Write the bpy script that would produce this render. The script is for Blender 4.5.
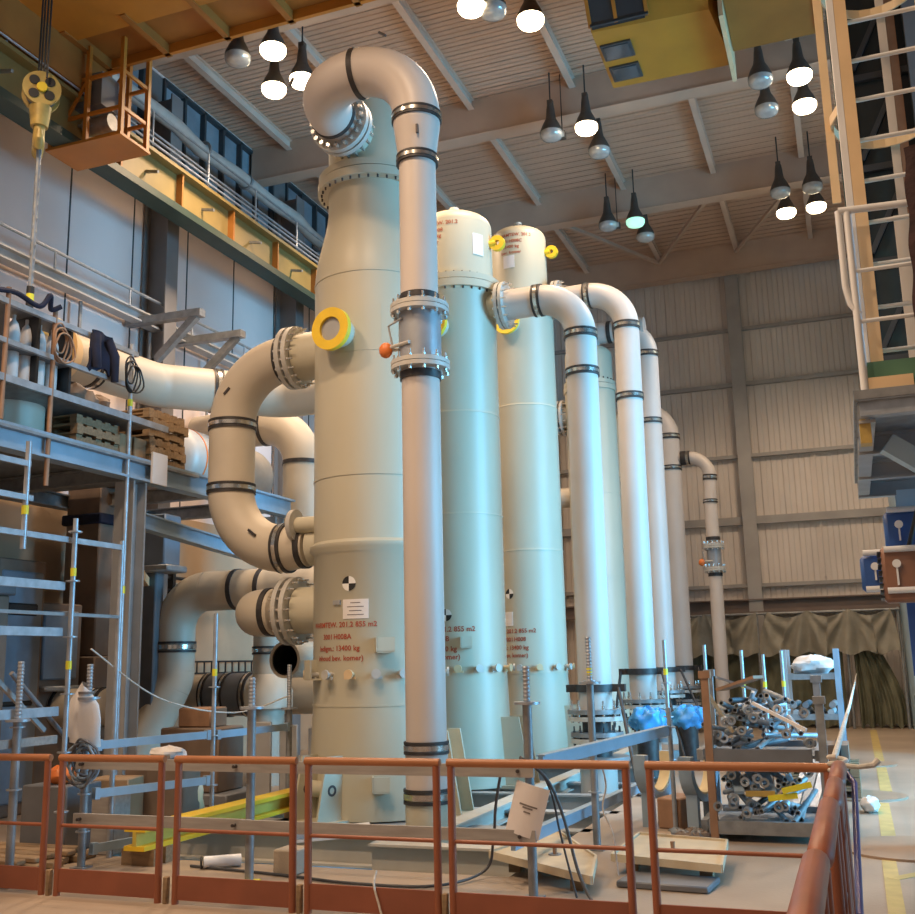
import bpy, math, random
from mathutils import Vector as V, Matrix

random.seed(7)
for o in list(bpy.data.objects): bpy.data.objects.remove(o)
S = bpy.context.scene
COL = S.collection
PI = math.pi

# ------------------------------------------------------------------ camera
def make_camera(f=1030, yaw=20.6, pitch=11.3, roll=1.3, h=1.7):
    y, p, r = map(math.radians, (yaw, pitch, roll))
    D = V((-math.sin(y)*math.cos(p), math.cos(y)*math.cos(p), math.sin(p)))
    R0 = V((math.cos(y), math.sin(y), 0)); U0 = R0.cross(D)
    R = R0*math.cos(r) - U0*math.sin(r); U = U0*math.cos(r) + R0*math.sin(r)
    cd = bpy.data.cameras.new('camera'); c = bpy.data.objects.new('camera', cd); COL.objects.link(c)
    M = Matrix((R, U, -D)).transposed().to_4x4(); M.translation = V((0, 0, h)); c.matrix_world = M
    cd.sensor_fit = 'HORIZONTAL'; cd.sensor_width = 36; cd.lens = 36*f/915
    cd.clip_start = .05; cd.clip_end = 200
    S.camera = c
make_camera()

# ------------------------------------------------------------------ light
S.view_settings.view_transform = 'Standard'; S.view_settings.look = 'None'
S.view_settings.exposure = 0.22; S.view_settings.gamma = 1.0
try: S.view_settings.use_curve_mapping = False
except Exception: pass
W = bpy.data.worlds.new('world'); S.world = W; W.use_nodes = True
W.node_tree.nodes['Background'].inputs[0].default_value = (.92, .75, .62, 1)
W.node_tree.nodes['Background'].inputs[1].default_value = .30
def area(name, loc, target, sx, sy, energy, color):
    l = bpy.data.lights.new(name, 'AREA'); l.shape = 'RECTANGLE'; l.size = sx; l.size_y = sy
    l.energy = energy; l.color = color
    o = bpy.data.objects.new(name, l); COL.objects.link(o); o.location = loc
    o.rotation_euler = (V(target)-V(loc)).to_track_quat('-Z', 'Y').to_euler(); return o
# daylight through the big opening in the right-hand wall
area('daylight_right', (7.9, 12.6, 4.2), (-5, 15.0, 2.0), 7.5, 6.5, 1480, (.16, .60, 1.0)).data.spread = math.radians(115)
# unseen bay lamps behind the camera; far spots added to brighten the walls
for i, (x, y) in enumerate(((-7.6, 5.4), (-3.8, 5.4), (-7.6, 1.5), (-3.6, 1.5), (3.4, 22.0), (-7.9, 17.3), (-8.0, 21.8))):
    l = bpy.data.lights.new('bay_fill_light', 'SPOT'); l.energy = 900 if y < 6 else 1700 if x > 0 else 560; l.color = (1, .84, .68) if x > 0 else (1, .72, .48); l.shadow_soft_size = .3; l.spot_size = math.radians(140); l.spot_blend = .6
    o = bpy.data.objects.new('bay_fill_light', l); COL.objects.link(o); o.location = (x, y, 10.8)

# ------------------------------------------------------------------ materials
MATS = {}
def mat(name, col, rough=.55, metal=0, var=.12, scale=3.0, bump=0, bscale=30, emit=None, estr=0, dirt=None, dscale=1.2, damt=.5, alpha=None, trans=0, stretch=None):
    if name in MATS: return MATS[name]
    m = bpy.data.materials.new(name); m.use_nodes = True; nt = m.node_tree; N = nt.nodes; L = nt.links
    b = N['Principled BSDF']
    b.inputs['Roughness'].default_value = rough; b.inputs['Metallic'].default_value = metal
    tc = N.new('ShaderNodeTexCoord'); src = tc.outputs['Object']
    if stretch:
        mp = N.new('ShaderNodeMapping'); mp.inputs['Scale'].default_value = stretch; L.new(src, mp.inputs[0]); src = mp.outputs[0]
    nz = N.new('ShaderNodeTexNoise'); nz.inputs['Scale'].default_value = scale; nz.inputs['Detail'].default_value = 5
    L.new(src, nz.inputs['Vector'])
    cr = N.new('ShaderNodeValToRGB'); cr.color_ramp.elements[0].position = .3; cr.color_ramp.elements[1].position = .7
    cr.color_ramp.elements[0].color = (*[c*(1-var) for c in col], 1); cr.color_ramp.elements[1].color = (*[min(1, c*(1+var)) for c in col], 1)
    L.new(nz.outputs['Fac'], cr.inputs[0]); out = cr.outputs[0]
    if dirt:
        n2 = N.new('ShaderNodeTexNoise'); n2.inputs['Scale'].default_value = dscale; n2.inputs['Detail'].default_value = 8
        L.new(src, n2.inputs['Vector'])
        r2 = N.new('ShaderNodeValToRGB'); r2.color_ramp.elements[0].position = .48; r2.color_ramp.elements[1].position = .75
        r2.color_ramp.elements[0].color = (0, 0, 0, 1); r2.color_ramp.elements[1].color = (damt,)*3+(1,)
        L.new(n2.outputs['Fac'], r2.inputs[0])
        mx = N.new('ShaderNodeMix'); mx.data_type = 'RGBA'; L.new(r2.outputs[0], mx.inputs[0]); L.new(out, mx.inputs[6]); mx.inputs[7].default_value = (*dirt, 1)
        out = mx.outputs[2]
    L.new(out, b.inputs['Base Color'])
    if bump:
        n3 = N.new('ShaderNodeTexNoise'); n3.inputs['Scale'].default_value = bscale; L.new(src, n3.inputs['Vector'])
        bp = N.new('ShaderNodeBump'); bp.inputs['Strength'].default_value = bump; bp.inputs['Distance'].default_value = .02
        L.new(n3.outputs['Fac'], bp.inputs['Height']); L.new(bp.outputs[0], b.inputs['Normal'])
    if emit:
        b.inputs['Emission Color'].default_value = (*emit, 1); b.inputs['Emission Strength'].default_value = estr
    if trans: b.inputs['Transmission Weight'].default_value = trans
    MATS[name] = m; return m
def corrugated(name, col, axis, period, rough=.6, depth=.6, var=.06, band=None):
    m = mat(name, col, rough, 0, var, .8); nt = m.node_tree; N = nt.nodes; L = nt.links
    tc = N.new('ShaderNodeTexCoord'); sp = N.new('ShaderNodeSeparateXYZ'); L.new(tc.outputs['Object'], sp.inputs[0])
    mu = N.new('ShaderNodeMath'); mu.operation = 'MULTIPLY'; mu.inputs[1].default_value = 2*PI/period; L.new(sp.outputs[axis], mu.inputs[0])
    si = N.new('ShaderNodeMath'); si.operation = 'SINE'; L.new(mu.outputs[0], si.inputs[0])
    m2 = N.new('ShaderNodeMath'); m2.operation = 'MULTIPLY'; m2.inputs[1].default_value = 3.0; L.new(si.outputs[0], m2.inputs[0])
    cl = N.new('ShaderNodeClamp'); cl.inputs[1].default_value = -1; cl.inputs[2].default_value = 1; L.new(m2.outputs[0], cl.inputs[0])
    bp = N.new('ShaderNodeBump'); bp.inputs['Strength'].default_value = depth; bp.inputs['Distance'].default_value = .04
    L.new(cl.outputs[0], bp.inputs['Height']); L.new(bp.outputs[0], N['Principled BSDF'].inputs['Normal'])
    return m
VESSEL = mat('vessel_paint', (.53, .49, .375), .42, 0, .05, 1.2, dirt=(.42, .385, .30), dscale=.9, damt=.35, stretch=(1, 1, .35))
PIPE = mat('pipe_paint', (.585, .52, .475), .45, 0, .05, 2, dirt=(.5, .44, .38), dscale=1.1, damt=.3, stretch=(1, 1, .5))
PIPE_TAN = mat('pipe_tan', (.56, .49, .39), .5, 0, .07, 2, dirt=(.38, .31, .24), dscale=1.0, damt=.4)
FLANGE = mat('flange_paint', (.52, .50, .46), .45, .1, .1, 6)
VALVE = mat('valve_grey', (.33, .35, .38), .4, .3, .12, 5)
DARK = mat('dark_band', (.055, .05, .05), .5, .4, .3, 12)
CHROME = mat('strap_steel', (.62, .60, .56), .22, .9, .15, 14)
BOLT = mat('bolt_zinc', (.72, .70, .66), .25, .85, .1, 20)
BOLTD = mat('bolt_dark', (.08, .07, .07), .5, .5, .1, 20)
YELLOW = mat('yellow_cap', (.82, .55, .03), .45, 0, .08, 6)
CRANE_Y = mat('crane_ochre', (.46, .175, .02), .5, 0, .12, 1.5, dirt=(.3, .15, .02), damt=.4)
CAB_Y = mat('cab_ochre', (.44, .20, .02), .5, 0, .10, 1.5)
CRANE_B = mat('crane_brown', (.31, .12, .02), .55, 0, .14, 1.5)
HOOK_Y = mat('hook_yellow', (.48, .33, .09), .45, .1, .2, 6, dirt=(.1, .07, .03), dscale=5, damt=.6)
RUN_Y = mat('runway_yellow', (.22, .155, .05), .5, 0, .14, 2, dirt=(.3, .2, .07), damt=.5)
GREEN_D = mat('dark_green_steel', (.028, .048, .034), .5, 0, .15, 3)
RAILB = mat('fence_brown', (.30, .095, .045), .42, 0, .12, 4, dirt=(.2, .07, .04), damt=.4)
TOE = mat('toe_board_brown', (.27, .085, .045), .5, 0, .12, 3, dirt=(.16, .06, .04), damt=.5)
GALV = mat('galvanised', (.40, .43, .47), .42, .55, .18, 9)
GALVD = mat('galvanised_dull', (.27, .28, .29), .5, .4, .2, 9)
BLUEST = mat('blue_grey_steel', (.30, .40, .50), .5, .2, .1, 4)
PLANK = mat('grey_plank', (.34, .32, .30), .7, 0, .15, 3, stretch=(1, 8, 8))
BEAM = mat('beam_cream', (.56, .53, .47), .5, 0, .08, 3)
STEEL_G = mat('steel_grey', (.38, .385, .39), .5, .2, .12, 3)
CONC = mat('concrete', (.40, .34, .27), .75, 0, .12, 1.3, .15, 40, dirt=(.27, .2, .14), dscale=.7, damt=.7)
PITW = mat('pit_wall_daylit', (.34, .46, .52), .5, 0, .1, 2)  # grey pit walls with the cool daylight reflection put into the colour
RACKBR = mat('rack_brown', (.30, .17, .10), .6, 0, .2, 5)
WOOD = mat('pallet_wood', (.27, .18, .10), .75, 0, .25, 5, stretch=(1, 6, 6))
CARD = mat('cardboard', (.33, .22, .125), .8, 0, .12, 4)
PAPER = mat('white_paper', (.78, .74, .72), .8, 0, .03, 3)
PLASTIC = mat('white_plastic', (.66, .64, .63), .5, 0, .08, 6)
BLUEWRAP = mat('blue_wrap', (.07, .36, .75), .35, 0, .2, 6, .4, 12)
BLUEBOX = mat('blue_box', (.03, .09, .30), .4, 0, .12, 5)
BROWNBOX = mat('brown_box', (.24, .115, .07), .45, 0, .12, 5)
WHITE = mat('white_steel', (.74, .74, .74), .4, 0, .05, 4)
CREAM = mat('cream_orange_steel', (.72, .52, .30), .45, 0, .08, 3)
TARP = mat('olive_tarp', (.13, .13, .085), .75, 0, .22, 2.2, .3, 14)
TARP_L = mat('olive_tarp_faded', (.27, .25, .205), .75, 0, .2, 2.2, .3, 14)
NAVY = mat('navy_cloth', (.012, .016, .04), .9, 0, .3, 8)
BLACK = mat('black_rubber', (.015, .015, .016), .5, 0, .2, 10)
CABLE = mat('cable_grey', (.06, .065, .075), .45, 0, .1, 10)
PURPLE = mat('purple_blue_hose', (.06, .055, .22), .4, 0, .15, 8)
ROPE = mat('white_rope', (.62, .58, .52), .85, 0, .2, 30)
MAROON = mat('maroon_cover', (.035, .014, .014), .9, 0, .4, 9, .6, 18)
RED = mat('red_lettering', (.40, .075, .04), .6, 0, .1, 20)
MARKW = mat('target_white', (.82, .80, .76), .6, 0, .02, 5)
MARKB = mat('target_black', (.015, .015, .015), .6, 0, .05, 5)
PRINT = mat('print_grey', (.20, .18, .17), .8, 0, .1, 20)
ORANGE = mat('orange_plastic', (.72, .19, .04), .45, 0, .1, 8)
TAG = mat('yellow_tag', (.80, .72, .04), .5, 0, .06, 8)
STRIPE = mat('floor_yellow', (.50, .38, .14), .6, 0, .14, 6, dirt=(.4, .28, .13), dscale=4, damt=.6)
PATCH = mat('floor_disc', (.33, .235, .165), .45, 0, .08, 3)
DUCTM = mat('duct_pale', (.47, .45, .42), .5, .2, .1, 4)
WINGLASS = mat('window_glass', (.22, .26, .30), .35, 0, .25, 2)
GLASSD = mat('dark_glass', (.03, .045, .055), .08, 0, .25, 1.5)
FRAMEG = mat('window_frame', (.045, .05, .055), .5, 0, .1, 4)
MUR = mat('machine_brown', (.19, .135, .10), .6, 0, .2, 2)
MGREY = mat('machine_grey', (.15, .16, .18), .5, .1, .2, 2)
MBLUE = mat('machine_blue', (.20, .25, .32), .5, .1, .2, 2)
LAMPH = mat('lamp_housing', (.10, .085, .075), .45, .5, .15, 6)
LAMPG = mat('lamp_glass_off', (.55, .53, .50), .18, .3, .15, 8)
LAMPON = mat('lamp_glass_on', (1, .9, .75), .4, 0, 0, 3, emit=(1, .80, .50), estr=9)
LAMPGR = mat('lamp_glass_green', (.5, .8, .65), .4, 0, 0, 3, emit=(.45, .95, .68), estr=.85)

# ------------------------------------------------------------------ mesh helpers
ORG = {}
class MB:
    def __init__(s): s.v = []; s.f = []
    def add(s, vs, fs):
        o = len(s.v); s.v += [V(p) for p in vs]; s.f += [tuple(i+o for i in f) for f in fs]; return s
    def box(s, lo, hi):
        x0, y0, z0 = lo; x1, y1, z1 = hi
        return s.add([(x0,y0,z0),(x1,y0,z0),(x1,y1,z0),(x0,y1,z0),(x0,y0,z1),(x1,y0,z1),(x1,y1,z1),(x0,y1,z1)],
                     [(3,2,1,0),(4,5,6,7),(0,1,5,4),(1,2,6,5),(2,3,7,6),(3,0,4,7)])
    def cbox(s, lo, hi, c=.01):           # box with chamfered edges
        (x0,y0,z0),(x1,y1,z1) = lo, hi
        pts = []; ring = lambda d, z: [(x0+d,y0,z),(x1-d,y0,z),(x1,y0+d,z),(x1,y1-d,z),(x1-d,y1,z),(x0+d,y1,z),(x0,y1-d,z),(x0,y0+d,z)]
        ins = lambda z: [(x0+c,y0+c,z),(x1-c,y0+c,z),(x1-c,y0+c,z),(x1-c,y1-c,z),(x1-c,y1-c,z),(x0+c,y1-c,z),(x0+c,y1-c,z),(x0+c,y0+c,z)]
        r0 = ring(c, z0+c); r1 = ring(c, z1-c)
        b = [(x0+c,y0+c,z0),(x1-c,y0+c,z0),(x1-c,y1-c,z0),(x0+c,y1-c,z0)]; t = [(p[0],p[1],z1) for p in b]
        pts = r0+r1+b+t; F = []
        for i in range(8): j = (i+1)%8; F.append((i,j,j+8,i+8))
        F += [(19,18,17,16),(20,21,22,23)]
        for base, off, fl in ((16,0,0),(20,8,1)):
            quads = [(base,base+1,off+1,off+0),(base+1,base+2,off+3,off+2),(base+2,base+3,off+5,off+4),(base+3,base,off+7,off+6)]
            tris = [(base,off+0,off+7),(base+1,off+2,off+1),(base+2,off+4,off+3),(base+3,off+6,off+5)]
            for q in quads+tris: F.append(q if fl else q[::-1])
        return s.add(pts, F)
    def beam(s, p0, p1, w, h, up=(0,0,1)):
        p0 = V(p0); p1 = V(p1); d = (p1-p0).normalized(); u = V(up)
        if abs(d.dot(u)) > .98: u = V((1,0,0))
        r = d.cross(u).normalized(); u = r.cross(d).normalized(); a = r*w/2; b = u*h/2
        return s.add([p0-a-b,p0+a-b,p0+a+b,p0-a+b,p1-a-b,p1+a-b,p1+a+b,p1-a+b],[(0,1,2,3)[::-1][::-1],(7,6,5,4),(0,4,5,1),(1,5,6,2),(2,6,7,3),(3,7,4,0)])
    def ibeam(s, p0, p1, w, h, t=.02, up=(0,0,1)):
        p0 = V(p0); p1 = V(p1); d = (p1-p0).normalized(); u = V(up)
        if abs(d.dot(u)) > .98: u = V((1,0,0))
        r = d.cross(u).normalized(); u = r.cross(d).normalized()
        o = u*(h/2-t/2)
        s.beam(p0+o, p1+o, w, t, u); s.beam(p0-o, p1-o, w, t, u); s.beam(p0, p1, t, h-2*t, u); return s
    def tube(s, pts, r, n=12, cap=True):
        pts = [V(p) for p in pts]; m = len(pts); rs = r if isinstance(r, (list, tuple)) else [r]*m
        T = []
        for i in range(m):
            a = pts[max(i-1, 0)]; b = pts[min(i+1, m-1)]; T.append((b-a).normalized())
        u = V((0,0,1)) if abs(T[0].z) < .9 else V((1,0,0))
        u = (u - T[0]*u.dot(T[0])).normalized(); vs = []
        for i in range(m):
            u = (u - T[i]*u.dot(T[i])); u.normalize(); w = T[i].cross(u)
            for k in range(n):
                a = 2*PI*k/n; vs.append(pts[i] + (u*math.cos(a) + w*math.sin(a))*rs[i])
        F = [(i*n+k, i*n+(k+1)%n, (i+1)*n+(k+1)%n, (i+1)*n+k) for i in range(m-1) for k in range(n)]
        if cap: F += [tuple(range(n))[::-1], tuple((m-1)*n+k for k in range(n))]
        return s.add(vs, F)
    def cyl(s, p0, p1, r, r2=None, n=24, cap=True): return s.tube([p0, p1], [r, r if r2 is None else r2], n, cap)
    def lathe(s, prof, c=(0,0,0), axis=(0,0,1), n=40, closed=False):
        ax = V(axis).normalized(); u = V((1,0,0)) if abs(ax.x) < .9 else V((0,1,0)); u = (u-ax*u.dot(ax)).normalized(); w = ax.cross(u); c = V(c)
        vs = []; m = len(prof)
        for r, h in prof:
            for k in range(n):
                a = 2*PI*k/n; vs.append(c + ax*h + (u*math.cos(a)+w*math.sin(a))*max(r, .0005))
        F = [(i*n+k, i*n+(k+1)%n, (i+1)*n+(k+1)%n, (i+1)*n+k) for i in range(m-1) for k in range(n)]
        if closed: F += [((m-1)*n+k, (m-1)*n+(k+1)%n, (k+1)%n, k) for k in range(n)]
        return s.add(vs, F)
    def annulus(s, c, axis, r0, r1, h, n=40):     # ring with rectangular section, from c along axis by h
        return s.lathe([(r0,0),(r1,0),(r1,h),(r0,h)], c, axis, n, True)
    def disc(s, c, axis, r, h, n=40): return s.lathe([(0,0),(r,0),(r,h),(0,h)], c, axis, n)
    def blob(s, c, rx, ry, rz, n=14, jit=.15, seed=1):
        rnd = random.Random(seed); vs = []; F = []
        ph = [rnd.uniform(0, 6.28) for _ in range(8)]
        for i in range(n+1):
            t = PI*i/n
            for k in range(2*n):
                a = PI*k/n
                d = 1 + jit*(math.sin(3*a+ph[0]+2*t)*.5 + math.sin(5*a+ph[1]-3*t)*.35 + math.sin(7*t+ph[2]+2*a)*.35 + math.sin(9*a+ph[3]+6*t)*.25)
                vs.append((c[0]+rx*d*math.sin(t)*math.cos(a), c[1]+ry*d*math.sin(t)*math.sin(a), c[2]+rz*d*math.cos(t)))
        m = 2*n
        F = [(i*m+k, (i+1)*m+k, (i+1)*m+(k+1)%m, i*m+(k+1)%m) for i in range(n) for k in range(m)]
        return s.add(vs, F)
    def sheet(s, fn, nu, nv, th=.006):            # thick sheet from fn(u,v)
        g = [[V(fn(i/nu, j/nv)) for j in range(nv+1)] for i in range(nu+1)]; nn = []
        for i in range(nu+1):
            for j in range(nv+1):
                a = g[min(i+1,nu)][j]-g[max(i-1,0)][j]; b = g[i][min(j+1,nv)]-g[i][max(j-1,0)]; nn.append(a.cross(b).normalized()*th)
        P = [p for row in g for p in row]; n0 = len(P); Q = [p+n for p, n in zip(P, nn)]
        id_ = lambda i, j: i*(nv+1)+j; F = []
        for i in range(nu):
            for j in range(nv):
                q = (id_(i,j), id_(i+1,j), id_(i+1,j+1), id_(i,j+1)); F.append(q[::-1]); F.append(tuple(k+n0 for k in q))
        bd = [id_(i,0) for i in range(nu+1)]+[id_(nu,j) for j in range(1,nv+1)]+[id_(i,nv) for i in range(nu-1,-1,-1)]+[id_(0,j) for j in range(nv-1,0,-1)]
        for a, b in zip(bd, bd[1:]+bd[:1]): F.append((a, b, b+n0, a+n0))
        return s.add(P+Q, F)
    def build(s, name, m, parent=None, sharp=38, origin=None):
        if parent is not None: org = ORG[parent.name]
        elif origin is not None: org = V(origin)
        else:
            xs = [p.x for p in s.v]; ys = [p.y for p in s.v]; zs = [p.z for p in s.v]
            org = V(((min(xs)+max(xs))/2, (min(ys)+max(ys))/2, min(zs)))
        me = bpy.data.meshes.new(name); me.from_pydata([p-org for p in s.v], [], s.f); me.update()
        bm_fix(me)
        me.materials.append(m)
        me.polygons.foreach_set('use_smooth', [True]*len(me.polygons)); me.set_sharp_from_angle(angle=math.radians(sharp))
        o = bpy.data.objects.new(name, me); COL.objects.link(o)
        if parent is not None: o.parent = parent
        else: o.location = org
        ORG[o.name] = org; return o
def bm_fix(me):
    import bmesh
    b = bmesh.new(); b.from_mesh(me); bmesh.ops.remove_doubles(b, verts=b.verts, dist=.0002)
    bmesh.ops.dissolve_degenerate(b, edges=b.edges, dist=.0001)
    bmesh.ops.recalc_face_normals(b, faces=b.faces); b.to_mesh(me); b.free()

def tag(o, label, cat, group=None, kind=None):
    o['label'] = label; o['category'] = cat
    if group: o['group'] = group
    if kind: o['kind'] = kind
    return o
def thing(name, label, cat, loc=(0,0,0), group=None):
    o = bpy.data.objects.new(name, None); COL.objects.link(o); o.location = loc; o.empty_display_size = .1
    ORG[o.name] = V(loc); return tag(o, label, cat, group)
def struct(name, mb, m, label, cat='structure', parent=None):
    o = mb.build(name, m, parent, origin=None if parent else (0,0,0))
    if parent is None: o['kind'] = 'structure'; o['label'] = label; o['category'] = cat
    return o
def dup(root, loc, rotz=0, label=None, group=None):
    r = root.copy(); COL.objects.link(r); r.location = loc; r.rotation_euler = (0,0,rotz)
    if label: r['label'] = label
    if group: r['group'] = group
    for ch in list(root.children):
        c = ch.copy(); COL.objects.link(c); c.parent = r
        for g in list(ch.children):
            d = g.copy(); COL.objects.link(d); d.parent = c
    return r
BOLTMESH = {}
def bolts(parent, c, axis, R, n, size=.02, m=None, length=.05, name='bolt', a0=0, a1=2*PI):
    m = m or BOLT; ax = V(axis).normalized(); key = (round(ax.x,2), round(ax.y,2), round(ax.z,2), size, length, m.name)
    if key not in BOLTMESH:
        mb = MB().tube([-ax*length/2, ax*length/2], size, 6); mb.tube([ax*length/2, ax*length*.8], size*.6, 8)
        o = mb.build(name, m, None, origin=(0,0,0)); BOLTMESH[key] = o.data; bpy.data.objects.remove(o)
    u = V((1,0,0)) if abs(ax.x) < .9 else V((0,1,0)); u = (u-ax*u.dot(ax)).normalized(); w = ax.cross(u)
    for k in range(n):
        a = a0+(a1-a0)*k/n
        o = bpy.data.objects.new(name, BOLTMESH[key]); COL.objects.link(o); o.parent = parent
        o.location = V(c)+(u*math.cos(a)+w*math.sin(a))*R-ORG[parent.name]
def band(parent, c, axis, r, wide=.13):
    ax = V(axis).normalized(); c = V(c)
    b = MB(); b.annulus(c-ax*wide/2, ax, r-.01, r+.018, wide*.22); b.annulus(c+ax*wide*.28, ax, r-.01, r+.018, wide*.22); b.annulus(c-ax*wide*.23, ax, r-.01, r+.008, wide*.46)
    o = b.build('pipe_band', DARK, parent); o['label'] = 'dark steel band around the pipe joint'
    s = MB().annulus(c-ax*wide*.2, ax, r, r+.02, wide*.4).build('strap', CHROME, o)
    return o
def thinband(parent, c, axis, r, wide=.07):
    ax = V(axis).normalized()
    o = MB().annulus(V(c)-ax*wide/2, ax, r-.01, r+.012, wide).build('pipe_band', DARK, parent); o['label'] = 'dark band around the pipe joint'
    return o
def corner(p0, p1, p2, R, n=14):
    p0, p1, p2 = V(p0), V(p1), V(p2); a = (p0-p1).normalized(); b = (p2-p1).normalized()
    th = a.angle(b); t = R/math.tan(th/2); s = p1+a*t; e = p1+b*t
    c = p1+(a+b).normalized()*(R/math.sin(th/2)); u = (s-c); w = (e-c); ang = u.angle(w); ax = u.cross(w).normalized()
    return [c + Matrix.Rotation(ang*i/n, 3, ax) @ u for i in range(n+1)]
def piperun(root, P, R, r, m, bands=2, n=28, open_ends=True):
    """straight pieces and elbows of a pipe as separate parts; bands at elbow ends"""
    P = [V(p) for p in P]; cur = P[0]
    for i in range(1, len(P)):
        if i < len(P)-1:
            arc = corner(P[i-1], P[i], P[i+1], R); 
            if (arc[0]-cur).length > .01: MB().cyl(cur, arc[0], r, None, n).build('straight_pipe', m, root)
            MB().tube(arc, r, n).build('elbow', m, root)
            d0 = (P[i]-P[i-1]).normalized(); d1 = (P[i+1]-P[i]).normalized()
            if bands: 
                (thinband if bands == 1 else band)(root, arc[0], d0, r); (thinband if bands == 1 else band)(root, arc[-1], d1, r)
            cur = arc[-1]
        else: MB().cyl(cur, P[i], r, None, n).build('straight_pipe', m, root)
def flange_pair(root, c, axis, r_out, gap=.05, th=.05, nb=16, m=None, r_in=.05):
    ax = V(axis).normalized(); c = V(c); m = m or FLANGE
    for k in (-1, 1):
        o = c + ax*(k*gap/2) - (ax*th if k < 0 else V())
        MB().annulus(o, ax, r_in, r_out, th).build('flange', m, root)
    bolts(root, c, axis, r_out*.92, nb, .02, BOLT, gap+2*th+.05)
def wrap_text(parent, s, size, cx, cy, R, az, z, m, name='lettering'):
    """each word of a line is a part, wrapped on the cylinder"""
    org = ORG[parent.name]; words = []; x = 0
    for wd in s.split():
        cu = bpy.data.curves.new('t', 'FONT'); cu.body = wd; cu.size = size; cu.offset = size*.018; cu.resolution_u = 2
        o = bpy.data.objects.new('t', cu); COL.objects.link(o); bpy.context.view_layer.update()
        me = bpy.data.meshes.new_from_object(o); bpy.data.objects.remove(o)
        w = max(v.co.x for v in me.vertices); words.append((me, x)); x += w+size*.32
    x -= size*.32
    for me, x0 in words:
        for v in me.vertices:
            a = math.radians(az) + (v.co.x+x0-x/2)/R
            v.co = V((cx+R*math.cos(a), cy+R*math.sin(a), z+v.co.y)) - org
        me.materials.append(m); q = bpy.data.objects.new(name, me); COL.objects.link(q); q.parent = parent; q['label'] = 'dark red stencilled lettering'
def wrap_patch(parent, name, cx, cy, R, az, z, w, h, m, th=.004, label=None):
    f = lambda u, v: (cx+R*math.cos(math.radians(az)+(u-.5)*w/R), cy+R*math.sin(math.radians(az)+(u-.5)*w/R), z+(v-.5)*h)
    o = MB().sheet(f, 6, 2, th).build(name, m, parent)
    if label: o['label'] = label
    return o
def wrap_target(parent, cx, cy, R, az, z, r):
    a0 = math.radians(az)
    def P(x, y): return (cx+R*math.cos(a0+x/R), cy+R*math.sin(a0+x/R), z+y)
    for name, m, qs in (('target_white', MARKW, (0, 2)), ('target_black', MARKB, (1, 3))):
        mb = MB()
        for q in qs:
            pts = [(0,0)]+[(r*math.cos(PI/2*(q+t/6)), r*math.sin(PI/2*(q+t/6))) for t in range(7)]
            mb.add([P(*p) for p in pts], [tuple(range(8))])
        o = mb.build('survey_target', m, parent); o['label'] = 'white quarters of round survey target' if m is MARKW else 'black quarters of round survey target'

# ------------------------------------------------------------------ the hall
XL, YB, ZC = -10.9, 27.2, 12.35
PX0, PX1, PY0, PY1, PZ = -6.7, -2.78, 8.35, 20.2, -1.3
fl = MB()
xs = [XL-.2, PX0, PX1, 8.5]; ys = [-6, PY0, PY1, YB+.2]
for i in range(3):
    for j in range(3):
        if (i, j) == (1, 1): continue
        fl.add([(xs[i],ys[j],0),(xs[i+1],ys[j],0),(xs[i+1],ys[j+1],0),(xs[i],ys[j+1],0)], [(0,1,2,3)])
FLOORM = mat('floor_concrete', (.36, .285, .22), .5, 0, .12, .9, .1, 30, dirt=(.27, .19, .13), dscale=.6, damt=.7)
fl.add([(x,y,-1.6) for x,y in ((xs[0],ys[0]),(xs[3],ys[0]),(xs[3],ys[3]),(xs[0],ys[3]))], [(3,2,1,0)])
struct('floor', fl, FLOORM, 'worn brown concrete hall floor around the open pit', 'floor')
pw = MB()
pw.box((PX0-.15,PY0,PZ-.1),(PX0,PY1,-.003)).box((PX1,PY0,PZ-.1),(PX1+.15,PY1,-.003)).box((PX0,PY0-.15,PZ-.1),(PX1,PY0,-.003)).box((PX0,PY1,PZ-.1),(PX1,PY1+.15,-.003)).box((PX0,PY0,PZ-.1),(PX1,PY1,PZ))
struct('trim_1', pw, PITW, 'lining of the floor pit under the vessels, blue daylight in its grey', 'pit lining')
# left wall panels
WL = mat('wall_panel_white', (.80, .69, .665), .6, 0, .06, .5, dirt=(.48, .43, .40), dscale=.5, damt=.4)
wl = MB().box((XL-.25,-6,-.1),(XL,YB,9.9)).box((XL-.25,-6,12.31),(XL,YB,ZC+.1))
struct('wall_left', wl, WL, 'white panelled left hall wall below the crane runway', 'wall')
DADO = mat('wall_lower_tan', (.46, .33, .22), .65, 0, .1, .8, dirt=(.25, .17, .11), dscale=.7, damt=.6)
struct('baseboard_left', MB().box((XL,-6,0),(XL+.02,YB,4.3)), DADO, 'dirty tan painted lower zone of the left wall', 'wall base')
sm = MB()
for y in [4.3+1.535*k for k in range(15)]: sm.box((XL,y-.012,0),(XL+.012,y+.012,9.9))
struct('trim_2', sm, FRAMEG, 'dark vertical joints between the left wall panels', 'panel joints')
WB = corrugated('back_cladding', (.66, .59, .54), 0, .27, .6, .5)
wb = MB().box((XL-.25,YB,-.1),(8.5,YB+.2,ZC+.1))
struct('wall_back', wb, WB, 'ribbed beige sheet metal end wall of the hall', 'wall')
CEILM = corrugated('roof_deck', (.55, .365, .26), 1, .25, .6, .8)
struct('ceiling', MB().box((XL-.25,-6,ZC),(8.5,YB+.2,ZC+.15)), CEILM, 'brownish ribbed metal roof deck', 'ceiling')
WR = mat('wall_right_paint', (.36, .42, .46), .6, 0, .08, 1)
struct('wall_right', MB().box((8.3,-6,0),(8.5,8.4,ZC)).box((8.3,16.6,0),(8.5,YB,ZC)).box((8.3,8.4,7.8),(8.5,16.6,ZC)), WR, 'right hall wall beside the large daylight opening', 'wall')
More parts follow.
